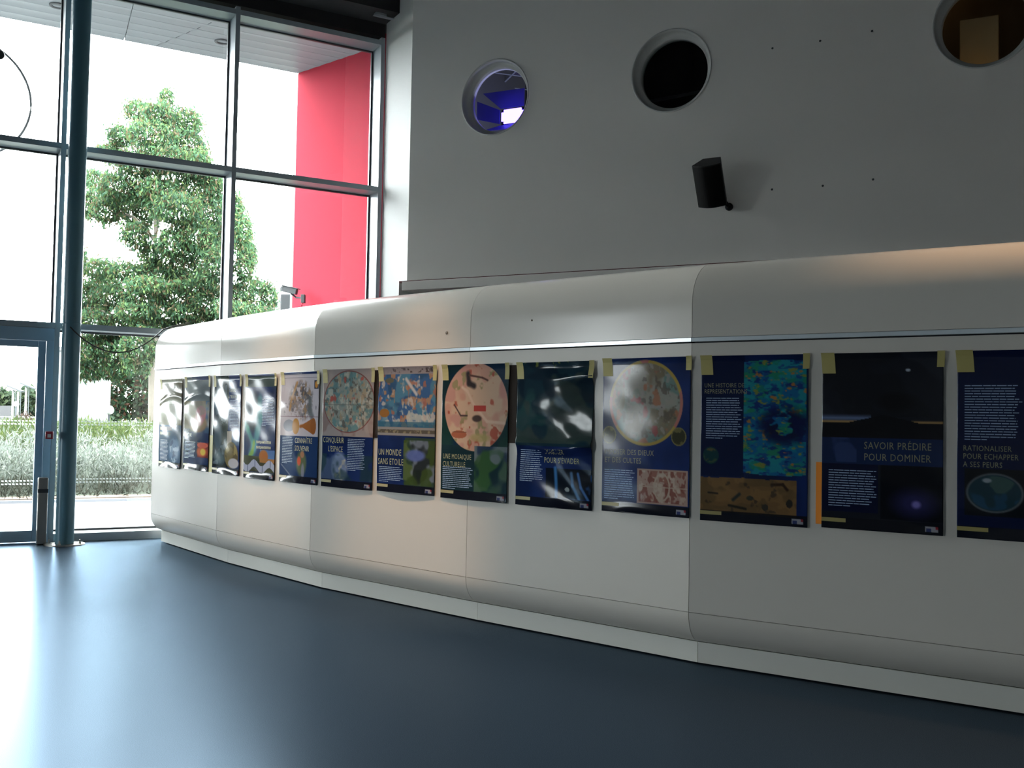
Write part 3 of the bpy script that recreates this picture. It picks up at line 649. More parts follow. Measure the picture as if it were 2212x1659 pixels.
# street lamps, globes
def lamp_post(px, ptop, Y, label, head=True):
    b = at(px, 915, Y); t = at(px, ptop, Y); e = empty('street_lamp', (b.x, Y, 1.0), label, 'street lamp', 'street lamps beyond the door glass')
    bm = bmesh.new(); tube(bm, [(b.x, Y, .9), (b.x, Y, t.z)], .05, 8); obj('pole', bm, 'outwhite', e)
    bm = bmesh.new(); tube(bm, [(b.x + .12, Y, .9), (b.x + .12, Y, t.z)], .02, 6); obj('conduit', bm, 'outgrey', e)
    if head:
        bm = bmesh.new(); box(bm, -.35, .35, -.15, .15, -.03, .03, Matrix.Translation((b.x + .1, Y, t.z + .05)) @ Matrix.Rotation(.35, 4, 'Y')); obj('lamp_head', bm, 'outgrey', e)
lamp_post(26, 842, 45, 'slim white street lamp, leftmost beyond the door glass')
lamp_post(37, 846, 47, 'slim white street lamp, middle one beyond the door glass', False)
lamp_post(54, 836, 45, 'slim white street lamp nearest the door frame')
for k, (px, py, Y, r, lb) in enumerate([(57, 905, 30, .13, 'white globe lamp low in front of the door-side lawn'), (35, 873, 38, .10, 'white globe lamp small between the street lamp poles'), (236, 886, 30.2, .135, 'white globe lamp beside the white cabin corner'), (33, 920, 30, .09, 'white globe lamp just above the path beyond the door')]):
    q = at(px, py, Y); e = empty('globe_lamp', (q.x, q.y, 1.0), lb, 'globe lamp', 'white globe lamps in the garden')
    bm = bmesh.new(); bmesh.ops.create_uvsphere(bm, u_segments=20, v_segments=12, radius=r, matrix=Matrix.Translation(q)); obj('globe', bm, 'globe', e, True)
    bm = bmesh.new(); tube(bm, [(q.x, q.y, .85), (q.x, q.y, q.z - r * .9)], .03, 8); obj('pole', bm, 'outgrey', e)
# far wall, rail, road and tree line
a, b = at(-160, 896, 60), at(170, 896, 60)
bm = bmesh.new(); box(bm, a.x, b.x, 60, 60.4, .9, at(40, 877, 60).z); props(obj('far_fence', bm, 'road'), 'long grey fence far beyond the lawn', 'fence')
gr = empty('guard_rail', (at(0, 900, 50).x, 50, 1), 'pale horizontal guard rail crossing the far lawn', 'rail')
for y in (902, 907):
    a, b = at(-160, y - 3, 50), at(110, y, 50); bm = bmesh.new(); tube(bm, [a, b], .045, 6); obj('rail', bm, 'outwhite', gr)
for x in (-90, -20, 50, 95):
    a = at(x, 902, 50); bm = bmesh.new(); tube(bm, [(a.x, 50.06, .9), (a.x, 50.06, a.z)], .04, 6); obj('rail_post', bm, 'outwhite', gr)
bm = bmesh.new(); a = at(-200, 930, 33); b = at(130, 934, 31); 
hexa(bm, [Vector((a.x, 31, 1.0)), Vector((b.x, 29, 1.0)), Vector((b.x, 33, 1.0)), Vector((a.x, 35, 1.0)), Vector((a.x, 31, 1.06)), Vector((b.x, 29, 1.06)), Vector((b.x, 33, 1.06)), Vector((a.x, 35, 1.06))])
props(obj('path', bm, 'apron'), 'pale path crossing the lawn beyond the door', kind='structure')
for k, (px, top, w, Y) in enumerate([(-40, 842, 26, 74), (0, 842, 22, 62), (32, 848, 22, 78), (60, 840, 18, 57), (92, 846, 20, 84), (235, 850, 24, 56)]):
    t = at(px, top, Y); b = at(px, 892, Y); h = t.z - 1.2; e = empty('far_tree', (b.x, Y, 1.1), 'rounded green far tree, ' + ['outside the frame on the left', 'leftmost behind the street lamps', 'between the street lamp poles', 'just left of the door post', 'hidden behind the door post', 'beside the white cabin'][k], 'tree', 'far tree line beyond the lawn')
    rr = w * Y / F_PX
    foliage('foliage', [(b.x, Y, 1.2 + h * .5, rr, rr, h * .5), (b.x + rr * .6, Y, 1.2 + h * .35, rr * .7, rr * .7, h * .4), (b.x - rr * .6, Y, 1.2 + h * .4, rr * .7, rr * .7, h * .4)], 2600, .34, [(.16, .24, .13), (.2, .28, .13), (.12, .2, .12)], e, .1, .7, .09)
    bm = bmesh.new(); tube(bm, [(b.x, Y, .9), (b.x, Y, 1.2 + h * .4)], .15, 6); obj('trunk', bm, 'bark', e)
# trees further left outside, out of frame but seen in the lamination's reflections
src = [c for c in tr.children if c.name.startswith('foliage')][0]
for k, (s, t) in enumerate([(8.8, 17.5), (11.2, 13.2), (15.6, 13.0), (20.2, 13.8), (24.8, 13.0), (29.4, 13.8), (34, 13.0), (38.8, 13.8)]):
    e = empty('evergreen_tree', G(s, t, .9), ['nearest', 'second', 'third', 'fourth', 'fifth', 'sixth', 'seventh', 'farthest'][k] + ' from the entrance of the evergreen trees outside left', 'tree', 'evergreens outside left of the frame')
    e.rotation_euler = (0, 0, k * 1.9); e.scale = (.72, .72, .8)
    for c in tr.children:
        if c.name.startswith('branch'): continue
        d = c.copy(); COL.objects.link(d); d.parent = e; d.matrix_parent_inverse = Matrix(); d.location = -base

# ------------------------------------------------------------------ curved display wall
PP = [Vector((x, y)) for x, y in ((0, 0),)]
def atz0(px, py):
    u = (px - 1106) / F_PX; v = (py - 829.5) / F_PX; X = cr * u + sr * v; Y = -sr * u + cr * v
    d = Vector((X, cp + sp * Y, sp - cp * Y)); t = -EYE / d.z; return Vector((d.x * t, d.y * t))
PP = [atz0(*p) for p in ((348, 1170.4), (491.7, 1216.7), (695, 1271), (1031, 1341.5), (1507, 1434), (2212, 1545))]
d = (PP[5] - PP[4]).normalized(); PP[5] = PP[4] + d * 2.55
for dg in (4.5, 3):
    a = math.radians(dg); d = Vector((d.x * math.cos(a) - d.y * math.sin(a), d.x * math.sin(a) + d.y * math.cos(a))); PP.append(PP[-1] + d * 2.05)
NP = len(PP)
tang = [(PP[i + 1] - PP[i]).normalized() for i in range(NP - 1)]
nor = [Vector((t.y, -t.x)) for t in tang]
nor = [n if n.dot(-PP[i]) > 0 else -n for i, n in enumerate(nor)]
def mit(i):
    if i == 0: return nor[0]
    if i == NP - 1: return nor[-1]
    m = (nor[i - 1] + nor[i]).normalized(); return m / m.dot(nor[i])
MI = [mit(i) for i in range(NP)]
def DP(i, f, off, z):
    "point on segment i at fraction f, offset outwards, height z"
    a = PP[i] + MI[i] * off; b = PP[i + 1] + MI[i + 1] * off; q = a.lerp(b, f); return Vector((q.x, q.y, z))
FO = .14
dw = empty('display_wall', (PP[3].x, PP[3].y, 0), 'long curved cream display wall with rounded top carrying the posters', 'display wall')
def strip(name, i, prof, m, g=.0018, smooth=True, thick=.012, nseg=1, endcap=False):
    ln = (PP[i + 1] - PP[i]).length; bm = bmesh.new(); rows = []; back = []
    for k, (o, z) in enumerate(prof):
        # local outward normal of the profile for the thickness
        p0 = prof[max(k - 1, 0)]; p1 = prof[min(k + 1, len(prof) - 1)]; dx, dz = p1[0] - p0[0], p1[1] - p0[1]; l_ = math.hypot(dx, dz); nx, nz = -dz / l_, dx / l_
        rows.append([bm.verts.new(DP(i, g / ln + (1 - 2 * g / ln) * j / nseg, o, z)) for j in range(nseg + 1)])
        back.append([bm.verts.new(DP(i, g / ln + (1 - 2 * g / ln) * j / nseg, o + nx * thick, z + nz * thick)) for j in range(nseg + 1)])
    for R_ in (rows, back):
        for a, b in zip(R_, R_[1:]):
            for j in range(nseg): bm.faces.new((a[j], a[j + 1], b[j + 1], b[j]))
    for j in range(nseg):
        bm.faces.new((rows[0][j], rows[0][j + 1], back[0][j + 1], back[0][j])); bm.faces.new((rows[-1][j], rows[-1][j + 1], back[-1][j + 1], back[-1][j]))
    for k in range(len(prof) - 1):
        for j in (0, nseg): bm.faces.new((rows[k][j], rows[k + 1][j], back[k + 1][j], back[k][j]))
    o = obj(name, bm, m, dw)
    if smooth:
        for p in o.data.polygons: p.use_smooth = True
        md = o.modifiers.new('edge', 'EDGE_SPLIT'); md.split_angle = math.radians(35)
    return o
prof_pl = [(0, .010), (0, .146)]
prof_sk = [(-.03 + .17 * math.sin(a), .359 - .212 * math.cos(a)) for a in [PI / 2 * k / 12 for k in range(13)]]
prof_fc = [(FO, .3625), (FO, 2.128)]
prof_st = [(FO + .004, 2.136), (FO + .008, 2.139), (FO + .008, 2.163), (FO + .004, 2.166)]
prof_cw = [(FO, 2.168), (FO, 2.25), (FO, 2.34), (FO, 2.39)] + [(FO - .30 + .30 * math.cos(a), 2.39 + .30 * math.sin(a)) for a in [PI / 2 * k / 14 for k in range(1, 15)]] + [(-.8, 2.688), (-1.8, 2.66)]
for i in range(NP - 1):
    strip('plinth', i, prof_pl, 'plinth', smooth=False); strip('lower_skirt', i, prof_sk, 'panel'); strip('face_panel', i, prof_fc, 'panel', smooth=False)
    strip('metal_trim', i, prof_st, 'alu', smooth=False); strip('top_cowl', i, prof_cw, 'cowl')
bm = bmesh.new()   # dark carcass behind the skins
cprof = [(-.06, .012), (-.06, .17), (FO - .02, .33), (FO - .02, 2.42), (FO - .12, 2.58), (FO - .33, 2.64), (-1.7, 2.63), (-1.7, .012)]
for i in range(NP - 1):
    ra = [bm.verts.new(DP(i, .004, o, z)) for o, z in cprof]; rb_ = [bm.verts.new(DP(i, .996, o, z)) for o, z in cprof]
    for k in range(len(cprof)): bm.faces.new((ra[k], ra[(k + 1) % len(cprof)], rb_[(k + 1) % len(cprof)], rb_[k]))
    bm.faces.new(ra); bm.faces.new(rb_[::-1])
obj('carcass', bm, 'core', dw)
# left end plate
bm = bmesh.new(); eprof = [(-.04, .012), (-.04, .15)] + [(o - .002, z) for o, z in prof_sk] + [(FO - .002, 2.39)] + [(o - .002, z - .002) for o, z in prof_cw[4:]] + [(-1.8, .012)]
e3 = Vector((tang[0].x, tang[0].y, 0)) * -.012
ra = [bm.verts.new(DP(0, 0, o, z)) for o, z in eprof]; rb_ = [bm.verts.new(v.co + e3) for v in ra]
bm.faces.new(ra); bm.faces.new(rb_[::-1])
for k in range(len(ra)): bm.faces.new((ra[k], ra[(k + 1) % len(ra)], rb_[(k + 1) % len(ra)], rb_[k]))
obj('end_plate', bm, 'panel', dw)

# position along the face: g metres from the left end
FP = [PP[i] + MI[i] * FO for i in range(NP)]; cum = [0]
for i in range(NP - 1): cum.append(cum[-1] + (FP[i + 1] - FP[i]).length)
def facept(g):
    for i in range(NP - 1):
        if g <= cum[i + 1] or i == NP - 2:
            f = (g - cum[i]) / (cum[i + 1] - cum[i]); return FP[i].lerp(FP[i + 1], f), i
# small chips on the cowl
for k, (px, py) in enumerate([(965, 719), (1149, 692)]):
    i = 2 if px < 1010 else 3; n3 = Vector((nor[i].x, nor[i].y, 0)); a = Vector((FP[i].x, FP[i].y, 0))
    u = (px - 1106) / F_PX; v = (py - 829.5) / F_PX; X = cr * u + sr * v; Y = -sr * u + cr * v; d = Vector((X, cp + sp * Y, sp - cp * Y))
    q = Vector((0, 0, EYE)) + d * (a.dot(n3) / Vector((d.x, d.y, 0)).dot(n3))
    bm = bmesh.new(); rot = n3.to_track_quat('Z', 'Y').to_matrix().to_4x4()
    lathe(bm, [(.014 - .006 * k, 0), (.012 - .006 * k, .004), (.003, .006)], 9, Matrix.Translation(q) @ rot, cap1=True)
    props(obj('paint_chip', bm, mat('chip_brown', (.16, .12, .08, 1), .6)), 'dark brown chip on the cream cowl, ' + ('larger one left of the seam' if k == 0 else 'smaller one right of the seam'), 'chip')

# ------------------------------------------------------------------ posters
AW, AH = 150, 210
def vn(scu, scv, oct=3, seed=0):
    "value noise over the poster, 0..1"
    r_ = np.random.default_rng(seed); out = np.zeros((AH, AW)); amp = 1; tot = 0
    for o in range(oct):
        nu, nv = max(2, int(scu * 2 ** o)), max(2, int(scv * 2 ** o)); g = r_.random((nv + 1, nu + 1))
        uu = np.linspace(0, nu - 1e-6, AW); vv = np.linspace(0, nv - 1e-6, AH); iu = uu.astype(int); iv = vv.astype(int); fu = uu - iu; fv = vv - iv
        fu = fu * fu * (3 - 2 * fu); fv = fv * fv * (3 - 2 * fv)
        a = g[np.ix_(iv, iu)]; b = g[np.ix_(iv, iu + 1)]; c = g[np.ix_(iv + 1, iu)]; d = g[np.ix_(iv + 1, iu + 1)]
        out += amp * ((a * (1 - fu) + b * fu) * (1 - fv)[:, None] + (c * (1 - fu) + d * fu) * fv[:, None]); tot += amp; amp *= .55
    return out / tot
UU, VV = np.meshgrid(np.linspace(0, 1, AW), np.linspace(0, 1, AH))
class Art:
    def __init__(s, base=(16, 34, 84), seed=0):
        s.a = np.ones((AH, AW, 3)) * np.array(base, float); s.seed = seed
        n = vn(3, 4, 3, seed); s.a *= (.65 + .7 * n)[:, :, None]; s.k = 0
    def nz(s, u, v, o=3): s.k += 1; return vn(u, v, o, s.seed * 97 + s.k)
    def mix(s, m, col):
        m = np.clip(m, 0, 1)[:, :, None]; s.a = s.a * (1 - m) + np.array(col, float) * m; return s
    def rect(s, u0, v0, u1, v1, col, al=1): return s.mix(((UU >= u0) & (UU <= u1) & (VV >= v0) & (VV <= v1)) * al, col)
    def em(s, cu, cv, ru, rv, soft=.05):
        d = np.sqrt(((UU - cu) / ru) ** 2 + ((VV - cv) / rv) ** 2); return np.clip((1 - d) / max(soft, .001) + .5, 0, 1)
    def ell(s, cu, cv, ru, rv, col, al=1, soft=.05): return s.mix(s.em(cu, cv, ru, rv, soft) * al, col)
    def blobs(s, mask, cols, su, sv, th=.58, al=.85):
        for c in cols:
            n = s.nz(su, sv); s.mix(mask * np.clip((n - th) * 14, 0, 1) * al, c)
        return s
    def line(s, p, col, w=.012, al=1, soft=1.0):
        for (a, b), (c, d) in zip(p, p[1:]):
            dx, dy = c - a, (d - b) * 1.4; t = np.clip(((UU - a) * dx + (VV - b) * 1.4 * dy) / (dx * dx + dy * dy), 0, 1)
            dist = np.hypot(UU - a - t * dx, (VV - b) * 1.4 - t * dy); s.mix(np.clip(1.5 - dist / w, 0, 1) ** soft * al, col)
        return s
    def rm(s, u0, v0, u1, v1): return ((UU >= u0) & (UU <= u1) & (VV >= v0) & (VV <= v1)).astype(float)
    def foot(s):
        s.rect(0, .935, 1, 1, (14, 16, 24), .9); s.rect(.86, .955, .96, .985, (165, 165, 175), .9); s.rect(.87, .962, .91, .985, (50, 60, 110)); s.rect(.94, .955, .96, .97, (150, 40, 50)); return s
def art(n):
    A_ = Art(seed=n)
    if n == 1:
        A_.rect(0, 0, 1, .28, (142, 132, 114)); A_.rect(0, .28, 1, .52, (112, 96, 62)); A_.rect(.5, .28, .8, .5, (74, 60, 44)); A_.blobs(A_.rm(0, 0, 1, .52), [(150, 140, 120), (96, 84, 58)], 3, 5, .55, .5)  # top band carries grey-brown glare painted into the print
        A_.rect(0, .52, 1, .93, (42, 74, 112)); A_.rect(.05, .54, .6, .58, (150, 96, 96), .6); A_.rect(.05, .6, .55, .64, (128, 110, 90), .5); A_.ell(.72, .80, .22, .14, (130, 156, 190), .8, .5); A_.blobs(A_.em(.72, .8, .2, .14), [(190, 205, 225), (60, 80, 120)], 7, 14, .58)
    elif n == 2:
        A_.rect(0, .04, 1, .26, (98, 106, 108)); m = A_.rm(0, .26, 1, .6); A_.rect(0, .26, .85, .56, (124, 104, 72)); A_.rect(.85, .26, 1, .6, (50, 80, 110)); A_.ell(.55, .5, .38, .1, (140, 104, 62), 1, .2)  # upper grey band is glare coloured into the artwork
        A_.ell(.68, .4, .2, .09, (178, 88, 92), .9, .2); A_.ell(.6, .47, .2, .06, (178, 92, 88), .8, .3); A_.blobs(m, [(96, 84, 62), (142, 120, 86)], 4, 8, .58, .5)
        A_.rect(.58, .70, 1, .86, (120, 30, 22)); A_.ell(.78, .73, .2, .03, (226, 92, 62)); A_.ell(.76, .8, .2, .05, (226, 96, 40), 1, .5); A_.ell(.8, .8, .1, .035, (240, 196, 60), 1, .4)
    elif n == 3:
        A_.rect(0, 0, .6, .93, (16, 26, 34)); A_.rect(.58, .0, 1, .62, (24, 48, 104)); A_.ell(.22, .3, .22, .16, (84, 104, 120), .9, .6); A_.ell(.15, .12, .12, .14, (90, 108, 112), .8, .6); A_.ell(.2, .62, .16, .16, (62, 86, 108), .8, .6); A_.ell(.28, .84, .2, .07, (58, 96, 112), .7, .6)
        A_.blobs(A_.rm(0, 0, .5, .9), [(20, 34, 40), (120, 136, 150)], 5, 9, .6, .6); A_.rect(.55, .56, .72, .70, (176, 160, 146)); A_.rect(.72, .56, 1, .7, (52, 84, 124)); A_.ell(.72, .80, .24, .13, (122, 102, 52), 1, .08); A_.blobs(A_.em(.72, .8, .22, .12), [(160, 140, 82), (84, 68, 36)], 8, 12, .55); A_.ell(.80, .88, .18, .05, (196, 192, 198), 1, .2)
    elif n == 4:
        A_.rect(0, .02, 1, .12, (50, 66, 66)); A_.ell(.25, .36, .3, .18, (26, 40, 50), .9, .4); A_.line([(.5, .25), (.52, .42), (.45, .55), (.34, .7), (.25, .77)], (70, 150, 160), .09, .75, 1.5); A_.line([(0, .47), (.12, .53), (.3, .66)], (80, 176, 160), .06, .7, 1.5); A_.line([(.34, .66), (.3, .74), (.2, .79)], (120, 170, 60), .04, .8)
        A_.rect(0, .78, 1, .93, (52, 56, 34)); A_.rect(.55, .72, 1, .8, (70, 110, 170)); A_.ell(.66, .78, .14, .06, (168, 100, 44), 1, .3); A_.rect(.55, .8, 1, .84, (160, 106, 48))
        y = .86 + .03 * np.sin(UU * 13); A_.mix((np.abs(VV - y - .02 + .05 * (1 - UU) * 0) < .035).astype(float), (160, 170, 196)); A_.mix((np.abs(np.sin(UU * 13 + 1.2)) < .18) * (np.abs(VV - y - .02) < .035), (96, 108, 136))
    elif n == 5:
        A_.rect(0, .02, 1, .575, (188, 182, 190)); m = A_.em(.55, .26, .3, .17, .3) - A_.em(.45, .36, .12, .1, .4) * .6
        A_.blobs(m, [(110, 108, 112), (84, 82, 84), (150, 120, 90)], 18, 26, .53, .9); A_.line([(.44, .10), (.3, .24), (.26, .34)], (168, 130, 86), .022); A_.line([(.78, .25), (.78, .35), (.84, .4)], (92, 100, 104), .045, .9); A_.blobs(A_.rm(.1, .28, .95, .4), [(110, 108, 116)], 14, 22, .6, .6)
        A_.rect(.88, .08, .99, .155, (60, 62, 74)); A_.ell(.935, .118, .035, .03, (196, 130, 50)); A_.rect(0, .05, .98, .055, (120, 116, 128)); A_.rect(0, .4, 1, .405, (110, 70, 80)); A_.ell(.24, .485, .15, .055, (132, 136, 150)); A_.ell(.43, .49, .095, .072, (180, 130, 58)); A_.line([(.55, .49), (.8, .47)], (160, 92, 34), .02); A_.mix(((UU > .55) & (UU < .88) & (np.abs(VV - .485) < .075 * (UU - .55) / .33)).astype(float), (158, 92, 38)); A_.ell(.88, .485, .07, .073, (150, 84, 34))
        A_.rect(0, .575, 1, .935, (24, 50, 96)); A_.ell(.6, .82, .13, .11, (96, 110, 70), .9, .4); A_.ell(.54, .80, .05, .04, (210, 84, 50), 1, .4); A_.ell(.62, .74, .05, .03, (170, 120, 90), 1, .4); A_.ell(.64, .89, .04, .07, (130, 130, 150), .8, .4); A_.line([(.05, .84), (.3, .93)], (130, 140, 160), .01, .7)
    elif n == 6:
        A_.rect(0, .0, 1, .565, (160, 146, 142)); A_.blobs(A_.rm(0, 0, 1, .56), [(130, 100, 96), (178, 160, 150)], 4, 5, .55, .6); e = A_.em(.52, .275, .5, .262, .02); A_.mix(e, (130, 70, 66)); e = A_.em(.52, .275, .485, .253, .02); A_.mix(e, (142, 150, 142))
        A_.blobs(e, [(84, 126, 132), (170, 160, 140), (96, 140, 142)], 6, 8, .55, .8); A_.blobs(e, [(96, 90, 84), (190, 184, 170), (176, 150, 120)], 16, 22, .6, .8); A_.blobs(e, [(186, 84, 72)], 9, 12, .70, .9); A_.rect(0, .30, 1, .303, (90, 84, 80), .6)
        A_.ell(.37, .83, .16, .13, (140, 156, 186), .8, .3); A_.blobs(A_.em(.37, .83, .15, .12), [(190, 180, 160), (70, 90, 120)], 9, 14, .58); A_.blobs(A_.rm(0, .72, 1, .93), [(90, 110, 136), (30, 60, 60)], 3, 5, .56, .6)
    elif n == 7:
        A_.rect(0, .0, 1, .06, (140, 132, 136)); A_.blobs(A_.rm(0, .01, 1, .05), [(70, 62, 64)], 26, 40, .55); m = A_.rm(.0, .06, 1, .48); A_.rect(0, .06, 1, .48, (52, 92, 142)); A_.blobs(m, [(72, 126, 150), (40, 74, 110)], 4, 6, .55, .8); A_.blobs(m, [(176, 128, 92), (186, 176, 168), (160, 98, 80)], 11, 15, .62, .85); A_.blobs(A_.em(.55, .38, .4, .1, .8), [(190, 190, 176)], 9, 14, .5, .8); A_.line([(.5, .1), (.68, .22)], (186, 184, 186), .02)
        A_.ell(.12, .37, .09, .035, (150, 100, 44)); A_.ell(.2, .11, .08, .02, (90, 90, 74)); A_.rect(0, .44, 1, .48, (38, 90, 116), .7); A_.rect(0, .48, 1, .55, (140, 136, 134)); A_.rect(0, .498, 1, .53, (86, 80, 70)); A_.blobs(A_.rm(0, .498, 1, .53), [(140, 130, 100)], 30, 50, .55)
        m = A_.rm(.48, .58, 1, .93); A_.rect(.5, .56, 1, .935, (44, 66, 50)); A_.blobs(m, [(84, 104, 52), (110, 120, 140), (26, 32, 34), (56, 78, 30)], 4, 6, .54, .85); A_.ell(.68, .70, .16, .045, (86, 104, 176), .9, .4)
    elif n == 8:
        A_.rect(0, 0, 1, .935, (20, 46, 54)); A_.blobs(A_.rm(0, 0, 1, .6), [(16, 40, 70), (24, 60, 50)], 3, 4, .5, .8); e = A_.em(.52, .315, .475, .325, .015); A_.mix(e, (204, 150, 128)); A_.blobs(e, [(212, 178, 146), (196, 136, 124)], 3, 5, .5, .8); A_.blobs(e, [(176, 80, 60), (150, 140, 96)], 9, 14, .68, .9)
        A_.line([(.4, .07), (.42, .14), (.5, .16)], (56, 50, 52), .03); A_.line([(.42, .08), (.62, .1), (.7, .12)], (96, 66, 60), .01); A_.line([(.32, .17), (.4, .2), (.5, .3), (.7, .42), (.95, .43)], (222, 186, 160), .015); A_.line([(.2, .3), (.3, .38), (.4, .38)], (80, 60, 60), .008); A_.ell(.55, .40, .07, .025, (60, 48, 46), .9, .4); A_.mix(((UU > .5) & (UU < .68) & (np.abs(VV - .325) < .02)).astype(float), (186, 64, 54)); A_.ell(.28, .52, .12, .03, (176, 96, 66)); A_.rect(.18, .5, .4, .505, (96, 66, 56)); A_.ell(.6, .54, .15, .03, (176, 160, 96), .7, .5)
        m = A_.rm(.52, .6, 1, .935); A_.blobs(m, [(52, 96, 46), (70, 100, 76), (110, 120, 130), (34, 52, 84)], 3, 5, .52, .85)
    elif n == 9:
        A_.rect(0, 0, 1, .58, (20, 44, 56)); A_.blobs(A_.rm(0, 0, 1, .56), [(34, 70, 70), (14, 30, 44), (52, 66, 60)], 3, 5, .52, .8); A_.blobs(A_.em(.5, .42, .4, .14, .8), [(96, 104, 100), (70, 84, 84)], 3, 6, .52, .6); A_.blobs(A_.rm(.0, 0, .7, .16), [(120, 130, 50)], 14, 20, .74)
        A_.rect(.42, .73, 1, .93, (10, 18, 30)); A_.line([(.55, .73), (.56, .92)], (60, 130, 200), .02, .9); A_.line([(.75, .76), (.77, .84), (.85, .93)], (80, 130, 180), .018, .9); A_.line([(.83, .76), (.87, .85), (.96, .93)], (70, 120, 190), .014, .9); A_.ell(.70, .87, .03, .015, (150, 160, 160)); A_.blobs(A_.rm(.85, .74, 1, .9), [(40, 90, 160)], 9, 9, .6)
    elif n == 10:
        e = A_.em(.5, .29, .42, .275, .015); A_.mix(e, (168, 140, 60)); A_.mix(e * (A_.nz(2, 2) > .5), (176, 104, 92)); e = A_.em(.5, .29, .388, .255, .02); A_.mix(e, (124, 128, 116)); A_.blobs(e, [(92, 124, 118), (150, 142, 130), (112, 96, 70)], 5, 7, .52, .8); A_.blobs(e, [(150, 140, 134), (86, 76, 66)], 16, 22, .6, .7); A_.blobs(e, [(150, 60, 62), (160, 100, 70)], 8, 11, .68, .85)
        for cu in (.08, .88): A_.ell(cu, .50, .082, .058, (120, 112, 64), 1, .03); A_.ell(cu, .50, .072, .05, (52, 52, 34)); A_.blobs(A_.em(cu, .5, .07, .05), [(110, 104, 60)], 18, 26, .55)
        A_.rect(0, .565, 1, .569, (56, 62, 56)); A_.rect(.42, .71, .98, .93, (168, 138, 124)); m = A_.rm(.44, .722, .96, .92); A_.blobs(m, [(138, 82, 68), (190, 170, 150), (120, 60, 50)], 16, 18, .55, .8); A_.line([(.70 + .085 * math.cos(a), .822 + .085 * math.sin(a)) for a in np.linspace(0, 6.3, 18)], (180, 160, 140), .008); A_.rect(.42, .82, .98, .825, (180, 160, 140))
    elif n == 11:
        A_.rect(0, 0, .42, .73, (9, 22, 60)); y0 = .03 - .01 * np.sin((UU - .42) / .58 * PI) + .01; y1 = .70 + .012 * np.sin((UU - .42) / .58 * PI); m = ((UU > .415) & (UU < .985) & (VV > y0) & (VV < y1)).astype(float); A_.mix(m, (14, 116, 132))
        A_.blobs(m, [(26, 128, 92), (12, 92, 150), (20, 134, 150)], 7, 18, .52, .9); A_.blobs(m, [(16, 60, 132), (10, 40, 110)], 13, 40, .62, .85); A_.blobs(m, [(120, 134, 50), (176, 112, 44)], 15, 40, .70, .9); A_.blobs(m * A_.em(.8, .42, .22, .1, .6), [(8, 16, 56), (8, 20, 70)], 9, 18, .45, .95)
        A_.ell(.10, .605, .078, .052, (20, 58, 62)); A_.blobs(A_.em(.1, .605, .07, .045), [(60, 86, 60), (100, 90, 50)], 14, 20, .6)
        m = ((VV > .735 + .012 * (A_.nz(12, 2) - .5)) & (VV < .948 + .01 * (A_.nz(12, 2) - .5)) & (UU < .9)).astype(float); A_.mix(m, (118, 86, 50)); A_.blobs(m, [(134, 98, 56), (96, 74, 44)], 5, 12, .52, .7); A_.line([(.68, .765), (.78, .76), (.82, .79)], (54, 36, 26), .012); A_.line([(.08, .83), (.17, .833)], (50, 44, 36), .008); A_.line([(.38, .83), (.32, .865)], (48, 52, 48), .014); A_.line([(.28, .9), (.44, .915)], (40, 36, 30), .01); A_.ell(.48, .85, .035, .014, (60, 60, 48)); A_.ell(.62, .9, .03, .02, (54, 50, 42)); A_.ell(.84, .87, .03, .025, (50, 46, 40)); A_.blobs(m, [(60, 50, 40)], 16, 26, .72, .7)
    elif n == 12:
        A_.a = np.ones((AH, AW, 3)) * np.array((24, 27, 36.)); A_.blobs(A_.rm(0, 0, 1, .36), [(34, 38, 48), (20, 22, 28)], 2, 5, .5, .7); A_.ell(.72, .10, .02, .008, (170, 180, 200), 1, .5)
        hz = .395 - .045 * np.clip(1 - np.abs(UU - .52) / .3, 0, 1); A_.mix((VV < .39) * np.clip(1 - np.abs(VV - .37) / .025, 0, 1) * (UU < .42), (96, 116, 160)); A_.mix((VV < .398) * np.clip(1 - np.abs(VV - .39) / .012, 0, 1) * ((UU < .32) | (UU > .75)), (196, 150, 84)); A_.mix((VV > hz) * (VV < .48), (15, 16, 21)); A_.ell(.62, .28, .14, .05, (15, 14, 18), .8, .6)
        A_.rect(0, .48, 1, .63, (18, 36, 78)); A_.blobs(A_.rm(0, .48, .3, .62), [(40, 60, 110)], 5, 8, .6); A_.rect(0, .63, .48, .9, (10, 16, 46)); A_.rect(.5, .63, 1, .93, (10, 12, 20)); A_.ell(.78, .835, .16, .07, (48, 46, 110), .7, 1); A_.ell(.79, .84, .035, .02, (130, 120, 210), .9, .8)
    elif n == 13:
        A_.rect(0, 0, .53, .935, (10, 20, 58)); A_.rect(.5, 0, 1, .465, (9, 11, 15)); A_.rect(.53, .465, 1, .93, (150, 118, 130)); A_.line([(.66, .6), (.58, .7), (.56, .82)], (90, 50, 60), .02); A_.blobs(A_.rm(.53, .47, 1, .92), [(120, 84, 100), (170, 140, 146)], 8, 12, .6, .6); A_.rect(.05, .63, .45, .88, (12, 16, 22)); A_.ell(.25, .755, .19, .105, (100, 110, 116), .8, .06); A_.ell(.25, .755, .175, .095, (24, 54, 66)); A_.blobs(A_.em(.25, .755, .17, .09), [(30, 70, 100), (60, 90, 84)], 7, 10, .55, .8); A_.ell(.2, .69, .03, .012, (170, 180, 190), .8, .5); A_.ell(.7, .43, .03, .02, (160, 70, 80))
    A_.foot()
    A_.a = A_.a * .84 + A_.a.mean(2, keepdims=True) * .10 + 6
    a = np.clip(A_.a / 255, 0, 1); a = np.where(a <= .04045, a / 12.92, ((a + .055) / 1.055) ** 2.4)
    return a
